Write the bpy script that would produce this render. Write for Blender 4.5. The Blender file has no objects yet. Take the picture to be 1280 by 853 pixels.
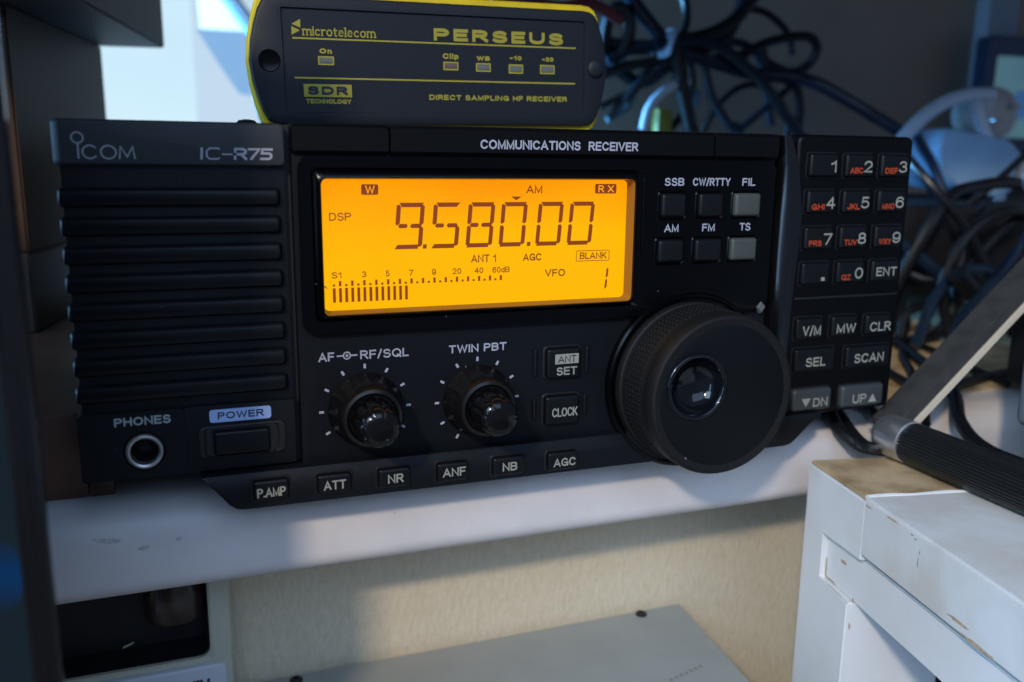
import bpy, bmesh, math, random
from mathutils import Vector, Matrix
random.seed(7)
SC = bpy.context.scene
COL = SC.collection
MM = 0.001
PI = math.pi

# ------------------------------------------------------------------ camera
cam = bpy.data.cameras.new("camera")
cam.sensor_width = 36.0
cam.lens = 1100.0 / 1280.0 * 36.0
cam.clip_start = 0.005
cam.clip_end = 20.0
cam.dof.use_dof = True
cam.dof.focus_distance = 0.236
cam.dof.aperture_fstop = 11.0
cam_ob = bpy.data.objects.new("camera", cam)
COL.objects.link(cam_ob)
yaw, pitch, roll = 0.35942, -0.201846, 0.01074
fw = Vector((math.sin(yaw) * math.cos(pitch), math.cos(yaw) * math.cos(pitch), math.sin(pitch)))
rt = Vector((math.cos(yaw), -math.sin(yaw), 0))
up = rt.cross(fw)
rt2 = math.cos(roll) * rt + math.sin(roll) * up
up2 = -math.sin(roll) * rt + math.cos(roll) * up
cm = Matrix((rt2, up2, -fw)).transposed().to_4x4()
cm.translation = Vector((-95.016, -219.604, 86.43)) * MM
cam_ob.matrix_world = cm
SC.camera = cam_ob

# ------------------------------------------------------------------ world, lamps, exposure
world = bpy.data.worlds.new("World")
SC.world = world
world.use_nodes = True
bg = world.node_tree.nodes["Background"]
bg.inputs[0].default_value = (0.47, 0.64, 1.0, 1)
bg.inputs[1].default_value = 0.25


def area(name, loc, target, sx, sy, power, color):
    l = bpy.data.lights.new(name, 'AREA')
    l.shape = 'RECTANGLE'
    l.size, l.size_y = sx, sy
    l.energy, l.color = power, color
    o = bpy.data.objects.new(name, l)
    COL.objects.link(o)
    o.location = loc
    d = Vector(target) - Vector(loc)
    o.rotation_euler = d.to_track_quat('-Z', 'Y').to_euler()
    return o


# the room's warm lamp, over the photographer's left shoulder
KD = Vector((0.492, 0.69, -0.532))
area("room_lamp", Vector((-0.045, 0.01, 0.0)) - KD * 1.3, (-0.045, 0.01, 0.0), 0.09, 0.07, 10.6, (1.0, 0.84, 0.66))
# daylight from the window behind the shelf, on the left
area("window_light", (-0.40, 0.60, 0.17), (0.30, 0.17, 0.07), 0.30, 0.16, 24.0, (0.14, 0.48, 1.0))
area("side_highlight", (-0.95, 0.29, 0.20), (-0.1, 0.02, 0.06), 0.18, 0.5, 5.0, (0.30, 0.60, 1.0))  # cool lamp added for blue highlights on the radio's left edge
# cool fill lamp added at the left for the cabinet and shaded fronts
area("cool_side_fill", (-1.05, -0.78, 0.85), (0.05, 0, 0), 0.6, 0.7, 14.0, (0.46, 0.70, 1.0))
# tall narrow strip lamp added for a blue streak on the keypad flank
area("flank_strip", (-0.95, -0.62, 0.14), (0.07, 0, 0.06), 0.10, 0.55, 1.5, (0.36, 0.62, 1.0))
# fill lamp added for the shaded shelf, in place of light from the room
area("room_fill", (-0.12, -1.3, 0.95), (-0.02, 0, 0), 1.2, 0.9, 9.0, (0.46, 0.66, 1.0))

SC.view_settings.view_transform = 'Standard'
SC.view_settings.look = 'None'
SC.view_settings.exposure = 0.0
SC.view_settings.gamma = 1.0
SC.cycles.use_denoising = True
SC.cycles.max_bounces = 8


# ------------------------------------------------------------------ materials
def mat(name, base, rough=0.5, metal=0.0, spec=0.5, bump=0.0, bscale=1500, var=0.0, vscale=200,
        var_col=None, rvar=0.0, coat=0.0, emit=None, estr=0.0, dust=0.0):
    m = bpy.data.materials.new(name)
    m.use_nodes = True
    nt = m.node_tree
    N, L = nt.nodes, nt.links
    b = N["Principled BSDF"]
    b.inputs["Base Color"].default_value = (*base, 1)
    b.inputs["Roughness"].default_value = rough
    b.inputs["Metallic"].default_value = metal
    b.inputs["Specular IOR Level"].default_value = spec
    b.inputs["Coat Weight"].default_value = coat
    b.inputs["Coat Roughness"].default_value = 0.08
    if emit:
        b.inputs["Emission Color"].default_value = (*emit, 1)
        b.inputs["Emission Strength"].default_value = estr
    tc = N.new("ShaderNodeTexCoord")

    def noise(scale, detail=4):
        n = N.new("ShaderNodeTexNoise")
        n.inputs["Scale"].default_value = scale
        n.inputs["Detail"].default_value = detail
        L.new(tc.outputs["Object"], n.inputs["Vector"])
        return n
    col = None
    if var or var_col:
        n = noise(vscale)
        mx = N.new("ShaderNodeMix")
        mx.data_type = 'RGBA'
        r = N.new("ShaderNodeValToRGB")
        r.color_ramp.elements[0].position = 0.42
        r.color_ramp.elements[1].position = 0.68
        L.new(n.outputs["Fac"], r.inputs[0])
        L.new(r.outputs[0], mx.inputs[0])
        mx.inputs[6].default_value = (*base, 1)
        vc = var_col or tuple(c * (1 - var) for c in base)
        mx.inputs[7].default_value = (*vc, 1)
        col = mx.outputs[2]
    if dust:
        v = N.new("ShaderNodeTexVoronoi")
        v.inputs["Scale"].default_value = 160
        L.new(tc.outputs["Object"], v.inputs["Vector"])
        lt = N.new("ShaderNodeMath")
        lt.operation = 'LESS_THAN'
        lt.inputs[1].default_value = dust
        L.new(v.outputs["Distance"], lt.inputs[0])
        wn = N.new("ShaderNodeMath")
        wn.operation = 'GREATER_THAN'
        wn.inputs[1].default_value = 0.72
        sp = N.new("ShaderNodeSeparateColor")
        L.new(v.outputs["Color"], sp.inputs[0])
        L.new(sp.outputs[0], wn.inputs[0])
        ml = N.new("ShaderNodeMath")
        ml.operation = 'MULTIPLY'
        L.new(lt.outputs[0], ml.inputs[0])
        L.new(wn.outputs[0], ml.inputs[1])
        mx = N.new("ShaderNodeMix")
        mx.data_type = 'RGBA'
        L.new(ml.outputs[0], mx.inputs[0])
        if col:
            L.new(col, mx.inputs[6])
        else:
            mx.inputs[6].default_value = (*base, 1)
        mx.inputs[7].default_value = (0.16, 0.16, 0.17, 1)
        col = mx.outputs[2]
    if col:
        L.new(col, b.inputs["Base Color"])
    if rvar:
        n = noise(vscale * 2.3)
        mr = N.new("ShaderNodeMapRange")
        mr.inputs[3].default_value = max(0.02, rough - rvar)
        mr.inputs[4].default_value = rough + rvar
        L.new(n.outputs["Fac"], mr.inputs[0])
        L.new(mr.outputs[0], b.inputs["Roughness"])
    if bump:
        n = noise(bscale, 3)
        bp = N.new("ShaderNodeBump")
        bp.inputs["Strength"].default_value = bump
        bp.inputs["Distance"].default_value = 0.0002
        L.new(n.outputs["Fac"], bp.inputs["Height"])
        L.new(bp.outputs[0], b.inputs["Normal"])
    return m


M = {}
M['panel'] = mat('matte_black_plastic', (0.0038, 0.0050, 0.0075), 0.5, spec=0.22, bump=0.25, bscale=3500, rvar=0.08, dust=0.035)
M['band'] = mat('charcoal_plastic', (0.030, 0.036, 0.041), 0.52, spec=0.3, bump=0.3, bscale=3000, rvar=0.08, dust=0.04)
M['rib'] = mat('rib_plastic', (0.0034, 0.0048, 0.0070), 0.42, spec=0.28, bump=0.2, bscale=3000, rvar=0.06, dust=0.03)
M['gloss'] = mat('glossy_black_plastic', (0.0010, 0.0011, 0.0015), 0.22, spec=0.17, rvar=0.05, dust=0.03)
M['keypad'] = mat('satin_keypad_plastic', (0.0012, 0.0014, 0.0019), 0.42, spec=0.15, bump=0.15, bscale=3500, dust=0.02)
M['topband'] = mat('satin_top_plastic', (0.0018, 0.0020, 0.0026), 0.42, spec=0.17, bump=0.2, bscale=3500, dust=0.03)
M['flank'] = mat('glossy_flank_plastic', (0.0015, 0.0017, 0.0022), 0.2, spec=0.75)
M['well'] = mat('shadow_black_plastic', (0.004, 0.004, 0.005), 0.6)
M['key'] = mat('key_rubber', (0.0038, 0.0044, 0.006), 0.40, spec=0.25, bump=0.1, bscale=4000, rvar=0.06)
M['greykey'] = mat('grey_key_rubber', (0.050, 0.056, 0.052), 0.5, bump=0.1, bscale=4000)
M['slatekey'] = mat('slate_key_rubber', (0.032, 0.037, 0.040), 0.5, bump=0.1, bscale=4000)
M['case'] = mat('painted_steel', (0.03, 0.032, 0.034), 0.5, bump=0.5, bscale=2500)
M['white'] = mat('white_print', (0.34, 0.35, 0.42), 0.6)
M['greyprint'] = mat('silver_print', (0.34, 0.37, 0.40), 0.5)
M['cream'] = mat('cream_print', (0.27, 0.275, 0.23), 0.6)
M['orange'] = mat('orange_print', (0.45, 0.05, 0.01), 0.6)
M['bluewhite'] = mat('pale_blue_print', (0.34, 0.47, 0.78), 0.6)
M['darkprint'] = mat('dark_print', (0.012, 0.016, 0.03), 0.6)
M['steel'] = mat('worn_nickel', (0.42, 0.41, 0.40), 0.38, metal=0.85, rvar=0.1)
M['rubber'] = mat('dial_rubber', (0.0048, 0.0046, 0.0050), 0.6, spec=0.3, bump=0.3, bscale=2500, dust=0.06)
M['dialface'] = mat('dial_face_plastic', (0.0026, 0.0036, 0.0048), 0.5, spec=0.18, bump=0.3, bscale=5000)
M['dialgloss'] = mat('dial_gloss_plastic', (0.003, 0.004, 0.006), 0.1, spec=0.38)
M['knob'] = mat('knob_plastic', (0.0045, 0.0038, 0.0038), 0.3, spec=0.4, rvar=0.08, dust=0.06)
M['knobtip'] = mat('knob_tip_plastic', (0.004, 0.0038, 0.0042), 0.14, spec=0.3, rvar=0.04, dust=0.05)
M['sdr'] = mat('sdr_black_plastic', (0.0105, 0.0140, 0.021), 0.5, spec=0.3, bump=0.35, bscale=2500, dust=0.03)
M['sdrlabel'] = mat('sdr_label_film', (0.0105, 0.0140, 0.021), 0.45, spec=0.3, bump=0.2, bscale=3000, dust=0.035)
M['yellow'] = mat('yellow_gasket', (0.72, 0.55, 0.008), 0.5, var=0.15, vscale=120)
M['yprint'] = mat('yellow_print', (0.33, 0.30, 0.03), 0.6)
M['led'] = mat('led_lens_grey', (0.12, 0.14, 0.14), 0.3)
M['ledred'] = mat('led_lens_rose', (0.13, 0.085, 0.085), 0.3)
M['lcdink'] = mat('lcd_segment_ink', (0.05, 0.012, 0.001), 0.4, emit=(0.21, 0.036, 0.0), estr=1.0)
M['lcdpaper'] = mat('lcd_clear', (0.1, 0.05, 0.01), 0.4, emit=(1.0, 0.36, 0.004), estr=1.0)
M['shelf'] = mat('white_gloss_paint', (0.67, 0.635, 0.63), 0.45, bump=0.35, bscale=420, var_col=(0.62, 0.59, 0.585), vscale=60)
M['stain'] = mat('brown_smudge', (0.46, 0.43, 0.43), 0.6, var_col=(0.6, 0.585, 0.61), vscale=700)
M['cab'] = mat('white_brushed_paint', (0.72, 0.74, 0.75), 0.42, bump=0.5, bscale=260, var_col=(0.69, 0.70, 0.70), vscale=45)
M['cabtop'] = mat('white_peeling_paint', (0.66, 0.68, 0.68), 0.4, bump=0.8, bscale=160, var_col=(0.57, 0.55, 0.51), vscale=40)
M['cabin'] = mat('lavender_shade_paint', (0.46, 0.45, 0.55), 0.5, bump=0.2, bscale=200)  # the shade inside the cabinet is put into this darker lavender colour
M['rawwood'] = mat('bare_plywood', (0.52, 0.39, 0.23), 0.65, bump=0.4, bscale=500, var_col=(0.30, 0.20, 0.10), vscale=90)
M['chip'] = mat('chipped_edge_wood', (0.52, 0.38, 0.24), 0.7, var=0.4, vscale=700)
M['crack'] = mat('dark_hairline', (0.05, 0.05, 0.055), 0.7)
M['brown'] = mat('dark_stained_wood', (0.060, 0.036, 0.026), 0.5, bump=0.3, bscale=300, var=0.35, vscale=35)
M['greywood'] = mat('grey_brown_board', (0.052, 0.027, 0.015), 0.55, spec=0.2, bump=0.3, bscale=400, var=0.25, vscale=30)
M['redwood'] = mat('red_brown_wood', (0.10, 0.045, 0.028), 0.45, bump=0.3, bscale=300, var=0.4, vscale=60)
M['monitor'] = mat('piano_black_plastic', (0.004, 0.004, 0.005), 0.22, spec=0.35, rvar=0.05)
M['bwall'] = mat('beige_plaster', (0.50, 0.42, 0.34), 0.85, spec=0.2, bump=0.6, bscale=500, var=0.1, vscale=12)
M['pillar'] = mat('pale_grey_paint', (0.35, 0.45, 0.55), 0.6)
M['silver'] = mat('grey_painted_metal', (0.30, 0.315, 0.30), 0.5, bump=0.5, bscale=1800, metal=0.0, var=0.06, vscale=80)
M['device'] = mat('cream_plastic', (0.44, 0.44, 0.35), 0.45, bump=0.3, bscale=1500)
M['devlip'] = mat('pale_grey_plastic', (0.50, 0.54, 0.58), 0.4)
M['black'] = mat('black_cable_pvc', (0.005, 0.006, 0.008), 0.4, rvar=0.08)
M['bluecable'] = mat('blue_black_cable_pvc', (0.010, 0.022, 0.045), 0.32)
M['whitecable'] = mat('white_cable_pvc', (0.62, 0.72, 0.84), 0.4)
M['grease'] = mat('grey_plug_plastic', (0.50, 0.47, 0.45), 0.5)
M['teal'] = mat('teal_cable_pvc', (0.10, 0.16, 0.18), 0.45)
M['redcable'] = mat('dark_red_cable_pvc', (0.16, 0.02, 0.035), 0.45)
M['olive'] = mat('olive_plastic', (0.30, 0.28, 0.03), 0.5)
M['chrome'] = mat('dull_chrome', (0.62, 0.62, 0.63), 0.32, metal=0.9, rvar=0.08)
M['bar'] = mat('handle_bar_steel', (0.062, 0.060, 0.058), 0.5, metal=0.3, rvar=0.1, var=0.3, vscale=150)
M['barcream'] = mat('handle_bar_edge', (0.58, 0.50, 0.38), 0.5)
M['grip'] = mat('ribbed_grip_rubber', (0.010, 0.012, 0.014), 0.36)
M['instr'] = mat('blue_grey_enamel', (0.13, 0.17, 0.21), 0.5, bump=0.3, bscale=900)
M['dark'] = mat('dark_brown_enamel', (0.006, 0.005, 0.006), 0.6, bump=0.3, bscale=900)
M['tabframe'] = mat('navy_plastic', (0.02, 0.05, 0.12), 0.3)
M['floor'] = mat('dark_floor', (0.05, 0.04, 0.03), 0.7, var=0.3, vscale=20)


def lcd_material():
    """amber back-lit LCD: its back light is a little deeper orange towards the upper rim"""
    m = mat('lcd_backlight', (0.01, 0.005, 0.0), 0.35, spec=0.15, emit=(1.0, 0.38, 0.002), estr=1.0)
    nt = m.node_tree
    N, L = nt.nodes, nt.links
    tc = N.new("ShaderNodeTexCoord")
    sx = N.new("ShaderNodeSeparateXYZ")
    L.new(tc.outputs["Generated"], sx.inputs[0])
    n = N.new("ShaderNodeTexNoise")
    n.inputs["Scale"].default_value = 1.6
    L.new(tc.outputs["Generated"], n.inputs["Vector"])
    ad = N.new("ShaderNodeMath")
    ad.operation = 'MULTIPLY_ADD'
    ad.inputs[1].default_value = 0.5
    L.new(n.outputs["Fac"], ad.inputs[0])
    mz = N.new("ShaderNodeMath")
    mz.operation = 'MULTIPLY'
    mz.inputs[1].default_value = 0.72
    L.new(sx.outputs["Z"], mz.inputs[0])
    L.new(mz.outputs[0], ad.inputs[2])
    r = N.new("ShaderNodeValToRGB")
    e = r.color_ramp.elements
    e[0].position, e[0].color = 0.58, (1.0, 0.485, 0.0, 1)
    e[1].position, e[1].color = 0.95, (1.0, 0.31, 0.0, 1)
    L.new(ad.outputs[0], r.inputs[0])
    L.new(r.outputs[0], N["Principled BSDF"].inputs["Emission Color"])
    return m


M['lcd'] = lcd_material()


def emission(name, col, strength, noise_scale=0, col2=None):
    m = bpy.data.materials.new(name)
    m.use_nodes = True
    nt = m.node_tree
    nt.nodes.clear()
    o = nt.nodes.new("ShaderNodeOutputMaterial")
    e = nt.nodes.new("ShaderNodeEmission")
    e.inputs[0].default_value = (*col, 1)
    e.inputs[1].default_value = strength
    if noise_scale:
        tc = nt.nodes.new("ShaderNodeTexCoord")
        n = nt.nodes.new("ShaderNodeTexNoise")
        n.inputs["Scale"].default_value = noise_scale
        n.inputs["Detail"].default_value = 2
        nt.links.new(tc.outputs["Object"], n.inputs["Vector"])
        mx = nt.nodes.new("ShaderNodeMix")
        mx.data_type = 'RGBA'
        nt.links.new(n.outputs["Fac"], mx.inputs[0])
        mx.inputs[6].default_value = (*col, 1)
        mx.inputs[7].default_value = (*(col2 or col), 1)
        nt.links.new(mx.outputs[2], e.inputs[0])
    nt.links.new(e.outputs[0], o.inputs[0])
    return m


M['daylight'] = emission('daylit_frosted_pane', (0.56, 0.80, 0.96), 1.0, 9, (0.68, 0.90, 1.0))
M['daylight2'] = emission('daylit_pale_pane', (0.50, 0.68, 0.86), 1.0, 9, (0.60, 0.74, 0.88))
M['shade_panel'] = emission('glowing_blue_shade', (0.24, 0.46, 0.78), 1.0)  # blue shadow across the window, drawn as an emissive panel
M['screen_dim'] = emission('dim_screen', (0.006, 0.011, 0.018), 1.0, 18, (0.012, 0.022, 0.032))


def glow_material():
    """blue shape on the dim screen, fading out towards its rim"""
    m = emission('dim_screen_blue', (0.004, 0.035, 0.13), 1.0)
    nt = m.node_tree
    N, L = nt.nodes, nt.links
    e = [n for n in N if n.type == 'EMISSION'][0]
    tc = N.new("ShaderNodeTexCoord")
    mp = N.new("ShaderNodeMapping")
    mp.inputs["Location"].default_value = (-1.6, -1.0, -1.2)
    mp.inputs["Scale"].default_value = (1.9, 2.0, 2.4)
    n = N.new("ShaderNodeTexNoise")
    n.inputs["Scale"].default_value = 3.0
    L.new(tc.outputs["Generated"], n.inputs["Vector"])
    mx0 = N.new("ShaderNodeMix")
    mx0.data_type = 'RGBA'
    mx0.inputs[0].default_value = 0.22
    L.new(tc.outputs["Generated"], mx0.inputs[6])
    L.new(n.outputs["Color"], mx0.inputs[7])
    L.new(mx0.outputs[2], mp.inputs[0])
    sp = N.new("ShaderNodeSeparateXYZ")
    L.new(mp.outputs[0], sp.inputs[0])
    cb = N.new("ShaderNodeCombineXYZ")
    L.new(sp.outputs["X"], cb.inputs["X"])
    L.new(sp.outputs["Z"], cb.inputs["Z"])
    g = N.new("ShaderNodeTexGradient")
    g.gradient_type = 'SPHERICAL'
    L.new(cb.outputs[0], g.inputs[0])
    mx = N.new("ShaderNodeMix")
    mx.data_type = 'RGBA'
    r = N.new("ShaderNodeValToRGB")
    r.color_ramp.elements[0].position = 0.02
    r.color_ramp.elements[1].position = 0.9
    L.new(g.outputs["Fac"], r.inputs[0])
    L.new(r.outputs[0], mx.inputs[0])
    mx.inputs[6].default_value = (0.009, 0.0165, 0.025, 1)
    mx.inputs[7].default_value = (0.004, 0.028, 0.095, 1)
    L.new(mx.outputs[2], e.inputs[0])
    return m


M['screen_blue'] = glow_material()
M['tabscreen'] = emission('tablet_screen', (0.075, 0.17, 0.21), 1.0, 30, (0.05, 0.11, 0.16))


def wallpaper():
    m = mat('woven_wallpaper', (0.66, 0.56, 0.36), 0.75)
    nt = m.node_tree
    N, L = nt.nodes, nt.links
    tc = N.new("ShaderNodeTexCoord")
    mp = N.new("ShaderNodeMapping")
    mp.inputs["Scale"].default_value = (760, 760, 260)
    L.new(tc.outputs["Object"], mp.inputs[0])
    n = N.new("ShaderNodeTexNoise")
    n.inputs["Scale"].default_value = 1.0
    n.inputs["Detail"].default_value = 3
    L.new(mp.outputs[0], n.inputs["Vector"])
    mp2 = N.new("ShaderNodeMapping")
    mp2.inputs["Scale"].default_value = (250, 250, 1500)
    L.new(tc.outputs["Object"], mp2.inputs[0])
    n2 = N.new("ShaderNodeTexNoise")
    n2.inputs["Scale"].default_value = 1.0
    L.new(mp2.outputs[0], n2.inputs["Vector"])
    ad = N.new("ShaderNodeMath")
    ad.operation = 'MULTIPLY_ADD'
    ad.inputs[1].default_value = 0.4
    L.new(n2.outputs["Fac"], ad.inputs[0])
    L.new(n.outputs["Fac"], ad.inputs[2])
    bp = N.new("ShaderNodeBump")
    bp.inputs["Strength"].default_value = 0.5
    bp.inputs["Distance"].default_value = 0.0007
    L.new(ad.outputs[0], bp.inputs["Height"])
    L.new(bp.outputs[0], N["Principled BSDF"].inputs["Normal"])
    r = N.new("ShaderNodeValToRGB")
    e = r.color_ramp.elements
    e[0].position, e[0].color = 0.45, (0.58, 0.50, 0.35, 1)
    e[1].position, e[1].color = 0.95, (0.66, 0.59, 0.45, 1)
    L.new(ad.outputs[0], r.inputs[0])
    L.new(r.outputs[0], N["Principled BSDF"].inputs["Base Color"])
    return m


M['wallpaper'] = wallpaper()


# ------------------------------------------------------------------ mesh helpers (millimetres)
def V(bm, p):
    return bm.verts.new((p[0] * MM, p[1] * MM, p[2] * MM))


def obj(name, bm, m, parent=None, smooth=True, angle=0.6, recalc=True):
    if recalc:
        bmesh.ops.recalc_face_normals(bm, faces=bm.faces)
    me = bpy.data.meshes.new(name)
    bm.to_mesh(me)
    bm.free()
    me.materials.append(m)
    if smooth:
        me.shade_smooth()
        me.set_sharp_from_angle(angle=angle)
    o = bpy.data.objects.new(name, me)
    COL.objects.link(o)
    if parent is not None:
        o.parent = parent
        o.matrix_parent_inverse = wm(parent).inverted()
    return o


def wm(o):
    m = o.matrix_basis.copy()
    if o.parent is not None:
        m = wm(o.parent) @ o.matrix_parent_inverse @ m
    return m


def tag(o, label, cat, group=None, kind=None):
    o['label'] = label
    o['category'] = cat
    if group:
        o['group'] = group
    if kind:
        o['kind'] = kind
    return o


def thing(name, loc, label, cat, group=None):
    o = bpy.data.objects.new(name, None)
    o.empty_display_size = 0.02
    COL.objects.link(o)
    o.location = Vector(loc) * MM
    return tag(o, label, cat, group)


def rr(x0, x1, z0, z1, r, y, n=4):
    """rounded rectangle in the plane y"""
    r = max(0.01, min(r, (x1 - x0) / 2 - .01, (z1 - z0) / 2 - .01))
    out = []
    for cx, cz, a0 in ((x1 - r, z1 - r, 0), (x0 + r, z1 - r, 90), (x0 + r, z0 + r, 180), (x1 - r, z0 + r, 270)):
        for i in range(n + 1):
            a = math.radians(a0 + 90 * i / n)
            out.append((cx + r * math.cos(a), y, cz + r * math.sin(a)))
    return out


def loft(bm, loops, cap0=False, cap1=True, closed=True):
    vs = [[V(bm, p) for p in l] for l in loops]
    n = len(vs[0])
    for a, b in zip(vs, vs[1:]):
        for i in range(n if closed else n - 1):
            j = (i + 1) % n
            try:
                bm.faces.new((a[i], a[j], b[j], b[i]))
            except ValueError:
                pass
    if cap0:
        bm.faces.new(vs[0][::-1])
    if cap1:
        bm.faces.new(vs[-1])
    return vs


def rbox(bm, x0, x1, z0, z1, yb, yf, r=0.8, bev=0.4, n=4):
    """block with rounded outline whose front (-y) edge is rounded off"""
    L = [rr(x0, x1, z0, z1, r, yb, n), rr(x0, x1, z0, z1, r, yf + bev, n)]
    for k in (0.3, 0.7, 1.0):
        d = bev * (1 - math.cos(k * PI / 2))
        L.append(rr(x0 + d, x1 - d, z0 + d, z1 - d, max(r - d, .05), yf + bev * (1 - math.sin(k * PI / 2)), n))
    loft(bm, L)


def rframe(bm, o, i, prof, ro, ri, n=4):
    """frame: prof = list of (t, y), t 0 at the outer outline o and 1 at the inner outline i"""
    L = []
    for t, y in prof:
        c = [o[k] + (i[k] - o[k]) * t for k in range(4)]
        L.append(rr(*c, ro + (ri - ro) * t, y, n))
    loft(bm, L, cap1=False)


def bbox(bm, x0, x1, y0, y1, z0, z1, bev=0.0, seg=2):
    r = bmesh.ops.create_cube(bm, size=1.0)
    for v in r['verts']:
        v.co = Vector(((x0 + x1) / 2 + v.co.x * (x1 - x0), (y0 + y1) / 2 + v.co.y * (y1 - y0), (z0 + z1) / 2 + v.co.z * (z1 - z0))) * MM
    if bev:
        es = {e for v in r['verts'] for e in v.link_edges}
        bmesh.ops.bevel(bm, geom=list(es), offset=bev * MM, segments=seg, profile=0.6, affect='EDGES')


def lathe(bm, cx, cz, prof, n=48, cap=True, ang=0.0):
    """prof = [(radius, y)...] about the axis along y through cx, cz"""
    L = []
    for r, y in prof:
        L.append([(cx + r * math.cos(ang + 2 * PI * k / n), y, cz + r * math.sin(ang + 2 * PI * k / n)) for k in range(n)])
    loft(bm, L, cap1=cap)


def spline(pts, per=8):
    P = [Vector(p) for p in pts]
    P = [2 * P[0] - P[1]] + P + [2 * P[-1] - P[-2]]
    out = []
    for i in range(1, len(P) - 2):
        for k in range(per):
            t = k / per
            a, b, c, d = P[i - 1], P[i], P[i + 1], P[i + 2]
            out.append(0.5 * ((2 * b) + (c - a) * t + (2 * a - 5 * b + 4 * c - d) * t * t + (3 * b - a - 3 * c + d) * t ** 3))
    out.append(P[-2])
    return out


def ray(poly, a):
    d = (math.cos(a), math.sin(a))
    best = None
    for (x0, z0), (x1, z1) in zip(poly, poly[1:] + poly[:1]):
        ex, ez = x1 - x0, z1 - z0
        den = d[0] * ez - d[1] * ex
        if abs(den) < 1e-9:
            continue
        t = (x0 * ez - z0 * ex) / den
        u = (x0 * d[1] - z0 * d[0]) / den
        if t > 0 and -1e-6 <= u <= 1 + 1e-6 and (best is None or t > best):
            best = t
    return (d[0] * best, d[1] * best)


def tube(bm, pts, r, n=10, per=8, raw=False):
    S = [Vector(p) for p in pts] if raw else spline(pts, per)
    t0 = (S[1] - S[0]).normalized()
    nrm = t0.orthogonal().normalized()
    L = []
    for i, p in enumerate(S):
        t = (S[min(i + 1, len(S) - 1)] - S[max(i - 1, 0)]).normalized()
        nrm = (nrm - t * nrm.dot(t)).normalized()
        b = t.cross(nrm)
        rr_ = r[min(i, len(r) - 1)] if isinstance(r, (list, tuple)) else r
        L.append([p + nrm * rr_ * math.cos(2 * PI * k / n) + b * rr_ * math.sin(2 * PI * k / n) for k in range(n)])
    loft(bm, L, cap0=True)


def prism(bm, poly, z0, z1):
    loft(bm, [[(x, y, z0) for x, y in poly], [(x, y, z1) for x, y in poly]], cap0=True)


def sheet(bm, pts):
    bm.faces.new([V(bm, p) for p in pts])


# ------------------------------------------------------------------ lettering: a stroke alphabet
def AR(cx, cy, rx, ry, a0, a1, n=9):
    return [(cx + rx * math.cos(math.radians(a0 + (a1 - a0) * k / n)), cy + ry * math.sin(math.radians(a0 + (a1 - a0) * k / n))) for k in range(n + 1)]


def OV(w, n=20):
    return AR(w / 2, .5, w / 2, .5, 90, 450, n)


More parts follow.
